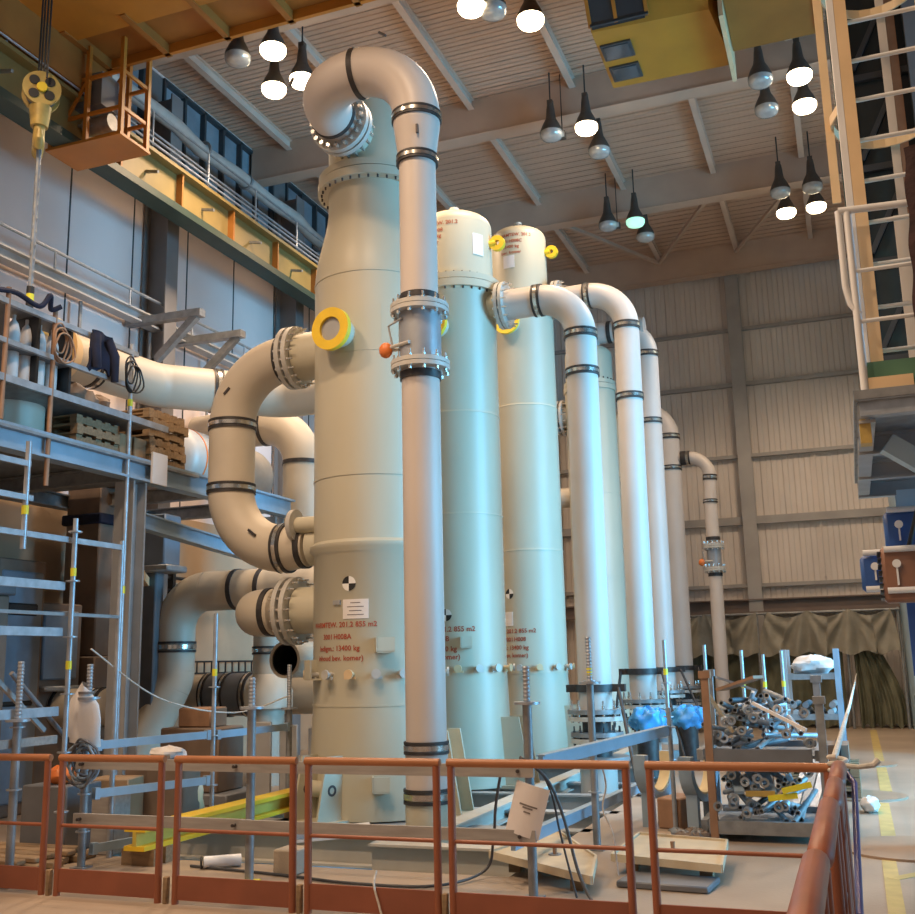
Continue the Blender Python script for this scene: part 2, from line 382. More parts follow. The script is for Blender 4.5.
struct('trim_3', MB().box((1.06,19.6,0),(1.3,YB,10.4)), mat('partition_daylit_blue', (.36, .50, .60), .5, 0, .08, 1), 'partition wall at the far right end, coloured in pale blue daylight', 'partition')  # blue of the daylight put into the partition colour
# roof beams and purlins
ROOFST = mat('roof_steel', (.50, .35, .26), .55, 0, .08, 1.5)
n = 4
for y in (3.5, 8.1, 12.7, 17.3, 21.9, 26.6):
    b = MB().box((XL,y-.14,ZC-.72),(8.5,y+.14,ZC)).box((XL,y-.17,ZC-.74),(8.5,y+.17,ZC-.72))
    struct('trim_%d' % n, b, ROOFST, 'wide steel roof beam running across the hall', 'roof beam')['group'] = 'roof beams'; n += 1
for x in (-10, -8, -6, -4, -2, -.15, 1.8, 3.8, 5.8):
    b = MB().ibeam((x,-6,ZC-.1),(x,YB,ZC-.1),.12,.2,.015)
    struct('trim_%d' % n, b, mat('purlin_steel', (.60, .46, .37), .55, 0, .08, 1.5), 'slim steel purlin running along under the roof deck', 'purlin')['group'] = 'roof purlins'; n += 1
br = MB()
for x0, x1, ya, yb in ((-4,-2,26.3,22.2),(-6,-4,22.2,26.3),(-2,-.15,26.3,22.2),(-8,-6,26.3,22.2)): br.beam((x0,ya,ZC-.3),(x1,yb,ZC-.3),.08,.08)
struct('trim_%d' % n, br, ROOFST, 'diagonal roof bracing in the last bay', 'bracing'); n += 1
# back wall columns, girts
BST = mat('back_steel', (.36, .34, .33), .5, .1, .1, 2)
for x in (-7.4, -2.24, ):
    struct('trim_%d' % n, MB().ibeam((x,YB-.16,0),(x,YB-.16,ZC-.7),.34,.3,.03,(0,1,0)), BST, 'grey steel column standing against the back wall, %s' % ('hidden behind the vessels' if x < -5 else 'right of the upright pipes'), 'column'); n += 1
for z, h in ((10.2,.08),(8.7,.1),(6.78,.09),(5.1,.2),(3.45,.09)):
    struct('trim_%d' % n, MB().box((XL,YB-.14,z-h/2),(1.06,YB,z+h/2)), BST, 'horizontal steel rail on the back wall at %s height' % {10.2:'the highest',8.7:'upper',6.78:'upper middle',5.1:'middle',3.45:'low'}[z], 'wall rail'); n += 1
struct('trim_%d' % n, MB().ibeam((XL,YB-.2,2.93),(1.06,YB-.2,2.93),.3,.34,.03), mat('brown_beam', (.20, .15, .13), .5, 0, .1, 2), 'brown horizontal beam above the olive tarpaulins', 'beam'); n += 1
vs = MB()
for x in (-5.3, -.55): vs.box((x-.04,YB-.05,3.6),(x+.04,YB,8.9))
struct('trim_%d' % n, vs, MATS['back_cladding'], 'overlap strips in the end wall cladding', 'cladding strip'); n += 1
# left wall columns
COLM = mat('left_column', (.20, .19, .19), .5, .1, .1, 2)
for y in (9.3, 13.9, 18.3, 22.9):
    struct('trim_%d' % n, MB().ibeam((-10.62,y,0),(-10.62,y,ZC-.7),.32,.5,.03,(1,0,0)), COLM, 'dark steel column of the left hall wall', 'column')['group'] = 'left wall columns'; n += 1
# clerestory windows
wi = 1
for k, (y0, y1) in enumerate(((9.6,13.6),(14.2,18.0),(18.6,22.6),(23.2,27.0))):
    f = MB()
    for j in range(7): y = y0+(y1-y0)*j/6; f.box((XL-.1,y-.03,9.9),(XL+.03,y+.03,12.31))
    for z in (9.93, 10.55, 12.28): f.box((XL-.1,y0,z-.03),(XL+.03,y1,z+.03))
    o = f.build('window_%d' % wi, FRAMEG, None, origin=(0,0,0)); o['kind'] = 'structure'; o['label'] = 'dark clerestory window strip above the crane runway'; o['category'] = 'window'; o['group'] = 'clerestory windows'
    MB().box((XL-.12,y0,9.95),(XL-.08,y1,12.31)).build('pane', WINGLASS, o); wi += 1
    if k < 3: struct('trim_%d' % n, MB().box((XL-.2,y1,9.9),(XL-.02,y1+.6,12.31)), COLM, 'wall pier between clerestory windows', 'wall pier'); n += 1
# crane runway
rt = thing('crane_runway_girder', 'long yellow crane runway girder with dark green lower flange along the left wall', 'crane runway', (-9.7, 5, 8.9))
MB().box((-9.76,3,9.02),(-9.66,YB,9.6)).build('web', RUN_Y, rt)
o = MB().box((-9.86,3,8.9),(-9.52,YB,9.02)).build('lower_flange', GREEN_D, rt); o['label'] = 'dark green lower flange'
MB().box((-10.2,3,9.6),(-9.5,YB,9.66)).build('upper_flange', RUN_Y, rt)
for y in [4.0+1.5*k for k in range(15)]: MB().box((-9.66,y-.02,9.02),(-9.54,y+.02,9.6)).build('stiffener', CRANE_B, rt)
for z, x in ((9.72,-9.5),(9.86,-9.55),(10.0,-9.62)): MB().tube([(x,3,z),(x,YB,z)], .02, 8).build('conductor_rail', GALV, rt)
for y in [4.7+1.5*k for k in range(15)]:
    MB().beam((-9.66,y,9.3),(-9.42,y,9.25),.04,.04).build('bracket', GALVD, rt); MB().tube([(-9.55,y,9.66),(-9.55,y,10.3)], .018, 8).build('rail_post', GALV, rt)
MB().tube([(-9.55,3,10.3),(-9.55,YB,10.3)], .02, 8).build('handrail', GALVD, rt)
du = thing('ventilation_duct', 'pale round duct snaking past the clerestory windows', 'duct', (-10.35, 13, 11))
MB().tube([(-10.3,8,10.98),(-10.3,12.2,10.98),(-10.3,13.1,11.02),(-10.3,13.8,11.03),(-10.3,14.5,10.92),(-10.3,15.7,11.0),(-10.3,16.9,10.97),(-10.3,18.0,11.04),(-10.3,18.6,10.92),(-10.3,20,10.85),(-10.3,26,10.85)], .13, 16).build('duct_run', DUCTM, du)
for y in (10.5, 14.6, 16, 19, 22.8): MB().annulus((-10.3,y,10.98 if y<19 else 10.85), (0,1,0), .11, .16, .05).build('joint_ring', GALVD, du)
# pipe rails on left wall and V brackets
pr = thing('wall_service_rail', 'grey horizontal service rail with thin hand rail fixed along the white left wall', 'wall rail', (-10.6, 10, 7.3))
MB().ibeam((-10.6,4,7.42),(-10.6,22,7.42),.2,.2,.03).build('beam', STEEL_G, pr)
MB().tube([(-10.5,4,7.78),(-10.5,22,7.78)], .025, 8).build('thin_rail', GALV, pr)
for y in [4.5+1.7*k for k in range(10)]: MB().tube([(-10.5,y,7.5),(-10.5,y,7.78)], .02, 6).build('upright', GALV, pr)
for y in [5.3+1.7*k for k in range(10)]: MB().tube([(-10.7,y,6.2),(-10.7,y,7.3)], .03, 6).build('drop_pipe', GALVD, pr)
for y, lb in ((13.4, 'nearer steel wall bracket with diagonal brace on the white wall'), (14.6, 'farther steel wall bracket with diagonal brace, right of its neighbour')):
    t = thing('wall_bracket', lb, 'bracket', (-10.6, y, 7.3))
    MB().beam((-10.85,y,7.36),(-9.38,y,7.34),.16,.12).build('arm', GALVD, t)
    MB().beam((-9.5,y,7.3),(-10.3,y,6.6),.12,.1,(0,1,0)).build('brace', GALVD, t); MB().beam((-10.25,y,6.65),(-10.88,y,6.5),.1,.1).build('foot', GALVD, t)

# ------------------------------------------------------------------ vessels
def gusset(root, cx, cy, R, az, z0, z1, out, hole=False, th=.03, m=VESSEL):
    """pair of plates carrying the vessel, with a base plate"""
    a = math.radians(az); d = V((math.cos(a), math.sin(a), 0)); t = V((-d.y, d.x, 0)); c = V((cx, cy, 0))
    for s in (-.2, .2):
        p = MB(); q = [c+d*(R-.08)+t*s, c+d*(R+out)+t*s, c+d*(R+out*.55)+t*s, c+d*(R-.08)+t*s]
        zz = (z0, z0, z1, z1); A = [V((v.x,v.y,z))-t*th/2 for v, z in zip(q, zz)]; B = [v+t*th for v in A]
        p.add(A+B, [(3,2,1,0),(4,5,6,7),(0,1,5,4),(1,2,6,5),(2,3,7,6),(3,0,4,7)]); p.build('support_gusset', m, root)
        if hole:
            o = MB().annulus(V((0,0,(z0+z1)/2))+c+d*(R+out*.35)+t*s-t*(th/2+.006), t, .035, .06, th+.012).build('lug_eye', BOLTD, root)
    MB().tube([c+d*(R+out*.22)-t*.2+V((0,0,(z0+z1)/2)), c+d*(R+out*.22)+t*.2+V((0,0,(z0+z1)/2))], .09, 14).build('spacer_tube', m, root)
    b = MB(); b.beam(c+d*(R-.1)+V((0,0,z0+.02)), c+d*(R+out+.05)+V((0,0,z0+.02)), .6, .04); b.build('foot_plate', m, root)
def manhole(root, cx, cy, R, az, z, r, length):
    plate = r > .25
    a = math.radians(az); d = V((math.cos(a), math.sin(a), 0)); c = V((cx, cy, z))
    MB().cyl(c+d*(R-.15), c+d*(R+length), r*.72).build('nozzle_neck', VESSEL, root)
    o = MB().annulus(c+d*(R+length), d, r*.56, r, .07).build('nozzle_cover_ring', YELLOW, root); o['label'] = 'yellow protective ring on the nozzle'
    MB().disc(c+d*(R+length+.015), d, r*.58, .015).build('nozzle_blank', STEEL_G, root)
    if plate: wrap_patch(root, 'doubler_plate', cx, cy, R-.006, az+14, z+.05, r*2.5, r*2.2, VESSEL, .012)
def clamps(root, cx, cy, R, z, n, a0=-150, a1=20):
    for k in range(n):
        a = math.radians(a0+(a1-a0)*k/(n-1)); d = V((math.cos(a), math.sin(a), 0)); t = V((-d.y, d.x, 0)); c = V((cx, cy, z))
        b = MB().cyl(c+d*(R-.03), c+d*(R+.09), .03, None, 10); b.disc(c+d*(R+.09), d, .055, .025, 12)
        b.beam(c+d*(R+.06)-t*.07+V((0,0,-.04)), c+d*(R+.06)+t*.07+V((0,0,-.04)), .02, .03)
        b.build('studded_nozzle', FLANGE if k % 3 else CREAM, root)
def boxlug(root, cx, cy, R, az, z, w=.2, h=.16, out=.16):
    a = math.radians(az); d = V((math.cos(a), math.sin(a), 0)); t = V((-d.y, d.x, 0)); c = V((cx, cy, z))
    m = MB().beam(c+d*(R-.04)-t*w/2, c+d*(R+out)-t*w/2, .02, h); m.beam(c+d*(R-.04)-V((0,0,h/2)), c+d*(R+out)-V((0,0,h/2)), w, .02); m.beam(c+d*(R+out-.01)-t*w/2, c+d*(R+out-.01)+t*w/2, .02, h)
    m.build('bracket_box', VESSEL, root)
def dome_prof(r, z0, z1, h=.22):
    return [(r, z0), (r, z1-h)] + [(r*math.cos(t)**.55 if t < PI/2 else 0, z1-h+h*math.sin(t)) for t in [PI/2*k/9 for k in range(1, 10)]]
def vessel(label, cx, cy, shell, fz, fr, bon_r, bon_z, nb, seams, mh, knobs=True, sup=((0,.95),(100,.95),(250,.72))):
    t = thing('pressure_vessel', label, 'vessel', (cx, cy, 0), None)
    prof = []
    for i, (r, z) in enumerate(shell): prof.append((r, z))
    MB().lathe(prof, (cx,cy,0), n=64).build('shell', VESSEL, t, 50)
    for z, r in seams: MB().annulus((cx,cy,z-.012), (0,0,1), r-.02, r+.008, .024, 64).build('weld_seam', VESSEL, t)
    MB().annulus((cx,cy,fz), (0,0,1), bon_r*.8, fr, .11, 64).build('shell_flange', VESSEL, t)
    MB().annulus((cx,cy,fz+.125), (0,0,1), bon_r*.8, fr-.012, .09, 64).build('bonnet_flange', VESSEL, t)
    MB().annulus((cx,cy,fz+.1), (0,0,1), bon_r*.8, fr-.03, .04, 64).build('gasket', BOLTD, t)
    bolts(t, (cx,cy,fz+.235), (0,0,1), bon_r+.012, nb, .016, BOLTD, .035)
    bolts(t, (cx,cy,fz-.015), (0,0,1), fr-.05, nb, .014, BOLTD, .04)
    MB().lathe(dome_prof(bon_r, fz+.1, bon_z), (cx,cy,0), n=56).build('bonnet', VESSEL, t, 60)
    s = MB().cyl((cx,cy,bon_z-.05),(cx,cy,bon_z+.13),.03,None,12); s.disc((cx,cy,bon_z+.13),(0,0,1),.075,.035,16); s.build('vent_stud', FLANGE, t)
    for az, z1 in sup: gusset(t, cx, cy, shell[1][0], az, 0.0, z1, .34, hole=(az == 250))
    if mh: manhole(t, cx, cy, *mh)
    return t
# --- front vessel
c1 = (-5.38, 11.4)
v1 = vessel('tall cream vessel nearest the front fence, widening below its neck, with yellow ringed nozzle', *c1,
    [(.8,.02),(.79,.35),(.765,.9),(.75,1.3),(.75,3.0),(.80,3.05),(.80,3.1),(.75,3.14),(.75,6.42)]+[(.75-.17*(.5-.5*math.cos(PI*k/10)), 6.42+1.08*k/10) for k in range(1, 11)]+[(.58,7.72)],
    7.70, .72, .58, 9.02, 36, ((1.25,.75),(3.9,.75),(6.42,.75)), (.75, -97, 5.63, .26, .17))
wrap_target(v1, *c1, .756, -89, 2.62, .085)
wrap_patch(v1, 'data_sheet', *c1, .752, -83, 2.33, .31, .22, PAPER, .005, 'white paper data sheet stuck on the shell')
for k in range(4): wrap_patch(v1, 'print_line', *c1, .758, -83, 2.40-.045*k, (.12,.2,.15,.2)[k], .009, PRINT, .001, 'fine grey print')
wrap_patch(v1, 'small_tag', *c1, .752, -101, 2.41, .1, .05, STEEL_G, .02)
for s, dz, az in (('WARMTEW. 201.2 855 m2', 0, -98), ('3001 H008A', -.135, -101), ('ledigm.: 13400 kg', -.265, -100), ('inhoud bev. komer)', -.375, -99.5)):
    wrap_text(v1, s, .083, *c1, .756, az-1.5, 2.13+dz, RED)
clamps(v1, *c1, .75, 1.6, 9)
boxlug(v1, *c1, .75, -58, 1.92); boxlug(v1, *c1, .79, -62, .42, .18, .16); boxlug(v1, *c1, .75, -128, 1.66, .16, .22, .14)
# top side nozzle of the front vessel (receives the big gooseneck)
MB().cyl((-5.4,11.35,8.3),(-5.4,10.62,8.3),.27).build('top_nozzle', VESSEL, v1)
# side nozzles towards the loops on the left
MB().cyl((-5.6,11.4,5.66),(-6.44,11.4,5.66),.31).build('side_nozzle', VESSEL, v1)
MB().cyl((-5.6,11.4,2.38),(-6.42,11.4,2.38),.29).build('side_nozzle', VESSEL, v1)
MB().cyl((-5.6,11.4,3.17),(-6.25,11.4,3.17),.25).build('side_nozzle', VESSEL, v1)
MB().cyl((-5.6,11.2,3.42),(-6.4,11.2,3.42),.1).build('small_nozzle', VESSEL, v1); MB().disc((-6.36,11.2,3.42),(-1,0,0),.2,.06).build('small_nozzle_flange', FLANGE, v1)
# --- second vessel
c2 = (-5.3, 14.2)
v2 = vessel('second cream vessel from the front, standing just behind the thick front riser pipe', *c2,
    [(.68,.02),(.67,.4),(.63,1.0),(.61,1.5),(.61,7.1),(.64,7.15),(.64,7.22)], 7.2, .70, .575, 8.55, 30, ((1.65,.61),(3.8,.61),(5.3,.61)), (.61, -97, 6.6, .24, .15))
wrap_target(v2, *c2, .617, -93, 2.36, .085)
for s, dz in (('WARMTEW. 201.2 855 m2', 0), ('3001 H008B', -.13), ('ledigm.: 13400 kg', -.27), ('inhoud bev. komer)', -.38)):
    wrap_text(v2, s, .1, *c2, .616, -107 if dz == 0 else -112, 2.13+dz, RED)
for s, dz in (('WARMTEW. 201.2', 0), ('3001 H008', -.11), ('11400 kg', -.2), ('komer', -.3)):
    wrap_text(v2, s, .085, *c2, .58, -98 if dz == 0 else -106, 8.22+dz, RED)
wrap_patch(v2, 'white_label', *c2, .577, -32, 7.92, .2, .34, PAPER, .005, 'white label on the right side of the bonnet')
clamps(v2, *c2, .61, 1.62, 8); boxlug(v2, *c2, .61, -67, 1.98, .15, .15)
MB().cyl((-5.2,14.2,7.0),(-4.55,14.2,7.0),.235).build('top_nozzle', VESSEL, v2)
# --- third vessel
c3 = (-5.3, 17.65)
v3 = vessel('third cream vessel from the front with the highest bonnet, behind the second vessel', *c3,
    [(.66,.02),(.65,.4),(.62,.9),(.595,1.4),(.595,7.93),(.615,7.95),(.615,8.02)], 8.0, .615, .515, 9.72, 28, ((1.5,.595),(3.6,.595),(6.2,.595)), (.595, -93, 7.7, .24, .16))
wrap_target(v3, *c3, .60, -112, 2.85, .085)
wrap_patch(v3, 'data_sheet', *c3, .597, -116, 2.42, .2, .24, PAPER, .005, 'white paper data sheet stuck on the shell')
for s, dz in (('W. 201.2 855 m2', 0), ('3001 H008', -.14), ('m.: 13400 kg', -.28), ('bev. komer)', -.41)):
    wrap_text(v3, s, .1, *c3, .602, -101 if dz == 0 else -105, 2.18+dz, RED)
for s, dz in (('WARMTEW. 201.2', 0), ('3001 H008C', -.12), ('13400 kg', -.23), ('bev. komer', -.34)):
    wrap_text(v3, s, .085, *c3, .52, -84 if dz == 0 else -90, 9.42+dz, RED)
wrap_patch(v3, 'white_label', *c3, .517, -95, 8.93, .22, .24, PAPER, .005, 'white label on the bonnet')
clamps(v3, *c3, .595, 1.6, 7)
MB().cyl((-5.2,17.65,8.24),(-4.6,17.65,8.24),.24).build('top_nozzle', VESSEL, v3)
# --- fourth and fifth vessel further back
c4 = (-5.02, 21.8)
v4 = vessel('fourth slender cream vessel seen between the upright blue-lit pipes', *c4,
    [(.6,.02),(.59,.5),(.55,1.2),(.55,7.5)], 7.5, .58, .52, 8.55, 26, ((3.4,.55),(5.2,.55)), None)
MB().cyl((-5.1,21.8,7.0),(-5.72,21.8,7.0),.26).build('side_nozzle', PIPE_TAN, v4); flange_pair(v4, (-5.68,21.8,7.0), (1,0,0), .4)
MB().cyl((-5.1,21.8,5.2),(-5.8,21.8,5.2),.22).build('side_nozzle', PIPE_TAN, v4)
c5 = (-5.05, 24.9)
v5 = vessel('fifth cream vessel, the last of the row close to the end wall', *c5,
    [(.6,.02),(.59,.5),(.55,1.2),(.55,5.9)], 5.9, .58, .5, 7.6, 20, ((3.4,.55),), None)
# yellow lifting rings on the bonnets
for v, (cx, cy), r, z in ((v2, c2, .575, 8.02), (v3, c3, .515, 9.2)):
    b = MB().cyl((cx+r-.05,cy,z),(cx+r+.1,cy,z),.06); b.annulus((cx+r+.12,cy-.04,z),(0,1,0),.045,.12,.08,24)
    o = b.build('lifting_ring', YELLOW, v); o['label'] = 'yellow lifting ring'

# ------------------------------------------------------------------ upright pipes on the right of the vessels
def knob_valve(t, x, y, z0, z1, r, ro):
    MB().cyl((x,y,z0),(x,y,z1),r*1.12,None,28).build('valve_body', VALVE, t)
    for z, s in ((z0, -1), (z1, 1)):
        MB().annulus((x,y,z-.04),(0,0,1),r*.8,ro,.045).build('flange', FLANGE, t); MB().annulus((x,y,z+.012),(0,0,1),r*.8,ro,.045).build('flange', FLANGE, t)
        bolts(t, (x,y,z), (0,0,1), ro*.9, 12, .02, BOLT, .16)
    zm = z0+(z1-z0)*.32
    MB().cyl((x-r,y-.1,zm),(x-ro-.02,y-.1,zm),.02,None,10).build('valve_spindle', FLANGE, t)
    k = MB().blob((x-ro-.03,y-.12,zm),.075,.06,.085,8,.02).build('valve_knob', ORANGE, t); k['label'] = 'orange valve knob'
    MB().tube([(x-ro+.04,y-.1,zm+.03),(x-ro+.0,y-.12,zm+.26),(x-r*.6,y-r,zm+.3)],.012,8).build('valve_lever', STEEL_G, t)
    MB().tube([(x-ro+.04,y-.14,zm+.02),(x-.02,y-r*1.2,zm+.02)],.02,8).build('valve_arm', FLANGE, t)
# P1
p1 = thing('gooseneck_pipe', 'thick pale gooseneck riser pipe with grey flanged valve before the front vessel', 'pipe', (-4.0, 9.6, 0))
X1, Y1, Z1 = -4.0, 9.6, 8.3
MB().cyl((-5.4,10.52,Z1),(-5.4,10.3,Z1),.255,None,32).build('straight_pipe', PIPE, p1)
MB().tube(corner((-5.4,10.4,Z1),(-5.4,Y1,Z1),(-4.7,Y1,Z1),.7,18), .275, 32).build('elbow', PIPE, p1)
MB().tube(corner((-4.75,Y1,Z1),(X1,Y1,Z1),(X1,Y1,7.5),.7,18), [.275-.015*k/18 for k in range(19)], 32).build('elbow', PIPE, p1)
thinband(p1, (-4.7,Y1,Z1), (1,0,0), .275, .06); thinband(p1, (-5.4,10.31,Z1), (0,1,0), .275, .05)
MB().cyl((X1,Y1,7.6),(X1,Y1,7.5),.258,None,32).build('straight_pipe', PIPE, p1); band(p1, (X1,Y1,7.58), (0,0,1), .258, .1)
MB().cyl((X1,Y1,7.5),(X1,Y1,7.1),.258,.205,32).build('reducer', PIPE, p1); band(p1, (X1,Y1,7.08), (0,0,1), .212, .1)
for p, d in (((-4.3,9.37,8.56),(.5,0,-.35)), ((X1+.1,9.37,7.33),(0,0,1)), ((-5.42,9.33,8.22),(.35,0,.7))):
    q = MB().beam(V(p)-V(d).normalized()*.05, V(p)+V(d).normalized()*.05, .022, .03, (0,1,0)).build('dark_mark', BOLTD, p1)
MB().cyl((X1,Y1,7.04),(X1,Y1,5.45),.2,None,32).build('straight_pipe', PIPE, p1); thinband(p1, (X1,Y1,5.5), (0,0,1), .2, .06)
knob_valve(p1, X1, Y1, 4.74, 5.36, .2, .31)
thinband(p1, (X1,Y1,4.64), (0,0,1), .205, .08)
MB().cyl((X1,Y1,4.72),(X1,Y1,.9),.2,None,32).build('straight_pipe', PIPE, p1); band(p1, (X1,Y1,.9), (0,0,1), .205, .12)
MB().cyl((X1,Y1,.9),(X1,Y1,.46),.207,None,32).build('straight_pipe', PIPE, p1); band(p1, (X1,Y1,.45), (0,0,1), .212, .14)
MB().cyl((X1,Y1,.46),(X1,Y1,-.95),.212,None,32).build('straight_pipe', VESSEL, p1); MB().disc((X1,Y1,-1.3),(0,0,1),.34,.35).build('foot_block', STEEL_G, p1)
# flange of gooseneck to the top nozzle with bright bolts
MB().annulus((-5.4,10.44,Z1),(0,1,0),.2,.385,.07).build('flange', FLANGE, p1); MB().annulus((-5.4,10.54,Z1),(0,1,0),.2,.385,.07).build('flange', FLANGE, p1)
bolts(p1, (-5.4,10.52,Z1), (0,1,0), .335, 20, .03, BOLT, .3)
def pipe_base(t, x, y, r, z, zf=0.0):
    """stacked flanges and studs a riser stands on"""
    for k, (dz, ro) in enumerate(((0, r+.16), (-.09, r+.16), (-.30, r+.13), (-.38, r+.13), (-.62, r+.2))):
        MB().annulus((x,y,z+dz),(0,0,1),r*.5,ro,.06).build('flange', FLANGE if k % 2 else GALVD, t)
    bolts(t, (x,y,z-.0), (0,0,1), r+.11, 12, .02, BOLT, .22); bolts(t, (x,y,z-.33), (0,0,1), r+.09, 12, .018, BOLTD, .2)
    MB().cyl((x,y,z),(x,y,z-.62),r*.85).build('bellows_core', DARK, t)
    if True:
        MB().cyl((x,y,z-.6),(x,y,zf),r*1.1).build('pedestal', PIPE, t)
def clamp_ring(t, x, y, r, z, feet):
    MB().annulus((x,y,z),(0,0,1),r,r+.045,.1).build('clamp_ring', DARK, t)
    MB().beam((x+r,y-.03,z+.05),(x+r+.2,y-.03,z+.05),.1,.1).build('clamp_lug', DARK, t); MB().beam((x-r,y-.03,z+.05),(x-r-.16,y-.03,z+.05),.1,.1).build('clamp_lug', DARK, t)
    for sx, fx in feet: MB().tube([(x+sx*(r+.12),y-.1,z+.05),fx],.025,8).build('brace', DARK, t)
# P2
p2 = thing('riser_pipe', 'first of the blue-lit upright pipes, bending over from the second vessel', 'pipe', (-3.4, 14.2, 0))
piperun(p2, [(-4.5,14.2,7.0),(-3.36,14.2,7.0),(-3.4,14.2,.98)], .62, .228, PIPE)
flange_pair(p2, (-4.53,14.2,7.0), (1,0,0), .36, .02, .05, 16)
band(p2, (-3.365,14.2,5.8), (0,0,1), .23, .12)
pipe_base(p2, -3.4, 14.2, .228, .98, -1.3); clamp_ring(p2, -3.4, 14.2, .228, 1.27, ((1,(-2.7,13.4,.02)),))
# P3
p3 = thing('riser_pipe', 'second of the blue-lit upright pipes, bending over from the third vessel', 'pipe', (-3.4, 17.65, 0))
piperun(p3, [(-4.55,17.65,8.24),(-3.33,17.65,8.24),(-3.4,17.65,.98)], .68, .225, PIPE)
flange_pair(p3, (-4.58,17.65,8.24), (1,0,0), .36, .02, .05, 16); band(p3, (-3.35,17.65,6.25), (0,0,1), .227, .12)
pipe_base(p3, -3.4, 17.65, .225, .98, -1.3); clamp_ring(p3, -3.4, 17.65, .225, 1.44, ((1,(-2.6,16.7,.02)),(-1,(-3.85,17.3,.6))))
# P4
p4 = thing('riser_pipe', 'third of the blue-lit upright pipes, half hidden behind the second one', 'pipe', (-3.72, 21.8, 0))
piperun(p4, [(-5.02,21.8,8.5),(-5.02,21.8,8.85),(-3.72,21.8,8.85)], .3, .24, PIPE, 0)
piperun(p4, [(-4.6,21.8,8.85),(-3.7,21.8,8.85),(-3.75,21.8,1.0)], .62, .235, PIPE); thinband(p4, (-4.5,21.8,8.85), (1,0,0), .24, .09)
band(p4, (-3.72,21.8,6.72), (0,0,1), .237, .12); pipe_base(p4, -3.75, 21.8, .235, 1.0); clamp_ring(p4, -3.75, 21.8, .235, 1.42, ((1,(-2.9,21.2,.42)),))
# P5
p5 = thing('riser_pipe', 'fourth upright pipe, pinkish, with a lower bend in front of the end wall', 'pipe', (-3.83, 24.9, 0))
piperun(p5, [(-5.0,24.9,7.66),(-3.82,24.9,7.66),(-3.85,24.9,1.0)], .66, .25, PIPE); band(p5, (-3.83,24.9,6.22), (0,0,1), .252, .11)
pipe_base(p5, -3.85, 24.9, .25, 1.0); clamp_ring(p5, -3.85, 24.9, .25, 1.42, ((1,(-3.0,24.3,.0)),))
# P6
p6 = thing('slim_riser_pipe', 'thin pale upright pipe with small flanged valve, farthest right in front of the end wall', 'pipe', (-2.93, 24.9, 0))
piperun(p6, [(-3.62,24.9,6.45),(-2.88,24.9,6.45),(-2.95,24.9,5.2)], .5, .15, PIPE); thinband(p6, (-3.52,24.9,6.45), (1,0,0), .16, .1)
MB().cyl((-2.94,24.9,5.25),(-2.94,24.9,4.4),.155,None,24).build('straight_pipe', PIPE, p6)
band(p6, (-2.94,24.9,5.35), (0,0,1), .155, .08); knob_valve(p6, -2.94, 24.9, 3.72, 4.26, .15, .25); thinband(p6, (-2.94,24.9,4.45), (0,0,1), .155, .08); thinband(p6, (-2.94,24.9,3.6), (0,0,1), .155, .08)
MB().cyl((-2.94,24.9,3.7),(-2.97,24.9,0),.155,None,24).build('straight_pipe', PIPE, p6)

# ------------------------------------------------------------------ loops and pipes on the left
lp = thing('loop_pipe', 'large C-shaped tan pipe loop on the left flank of the front vessel', 'pipe', (-7.46, 11.4, 3))
piperun(lp, [(-6.62,11.4,5.66),(-7.46,11.4,5.66),(-7.46,11.4,3.17),(-6.62,11.4,3.17)], .82, .3, PIPE_TAN, 2, 32)
MB().cyl((-6.64,11.4,3.17),(-6.3,11.4,3.17),.3,.245,32).build('reducer', PIPE_TAN, lp); thinband(lp, (-6.36,11.4,3.17), (1,0,0), .26, .07)
flange_pair(lp, (-6.53,11.4,5.66), (1,0,0), .41, .04, .06, 20)
MB().beam((-7.4,11.1,5.2),(-7.32,11.1,5.28),.03,.03).build('dark_mark', BOLTD, lp); MB().beam((-7.0,11.1,3.4),(-6.9,11.1,3.32),.03,.03).build('dark_mark', BOLTD, lp)
ln = thing('elbow_pipe', 'short tan double-flanged elbow left of the front vessel, level with its lettering', 'pipe', (-7.0, 11.4, 2))
piperun(ln, [(-6.62,11.4,2.38),(-7.2,11.4,2.38),(-7.2,12.6,2.38)], .4, .29, PIPE_TAN, 0, 32); MB().cyl((-6.6,11.4,2.38),(-6.75,11.4,2.38),.29,None,32).build('straight_pipe', PIPE_TAN, ln)
thinband(ln, (-6.84,11.4,2.38), (1,0,0), .29, .07); flange_pair(ln, (-6.52,11.4,2.38), (1,0,0), .42, .05, .06, 18)
l2 = thing('bent_pipe', 'tan pipe bending down behind the C-shaped loop', 'pipe', (-8.68, 15.4, 3))
piperun(l2, [(-10.8,15.4,5.86),(-8.66,15.4,5.86),(-8.66,15.4,3.0),(-6.5,15.4,3.0)], .72, .33, PIPE_TAN, 1, 30)
l3 = thing('header_pipe', 'long tan header pipe high on the left, running from the platform to the C-shaped loop', 'pipe', (-9.5, 13, 6))
piperun(l3, [(-5.85,14.2,6.0),(-8.35,14.2,6.0),(-9.72,12.75,6.0),(-9.95,10.55,6.0)], .6, .34, PIPE_TAN, 0, 32)
band(l3, (-9.1,13.41,6.0), (-1,-1.05,0), .34, .15); band(l3, (-9.86,11.4,6.0), (-.1,-1,0), .34, .15)
o = MB().annulus((-9.94,10.62,6.0),(-.1,-1,0),.2,.47,.09).build('end_flange', mat('primer_yellow', (.66,.50,.20), .5, 0, .1, 5), l3); o['label'] = 'yellowish end flange'
MB().tube([(-9.9,10.95,6.0),(-9.92,10.75,6.0)],[.34,.44],32).build('flared_end', CREAM, l3); MB().disc((-9.94,10.64,6.0),(-.1,-1,0),.25,.03).build('end_blank', CREAM, l3)
l4 = thing('swan_neck_pipe', 'brownish pipe bending from the front vessel down to the floor at the lower left', 'pipe', (-9.3, 13, 0))
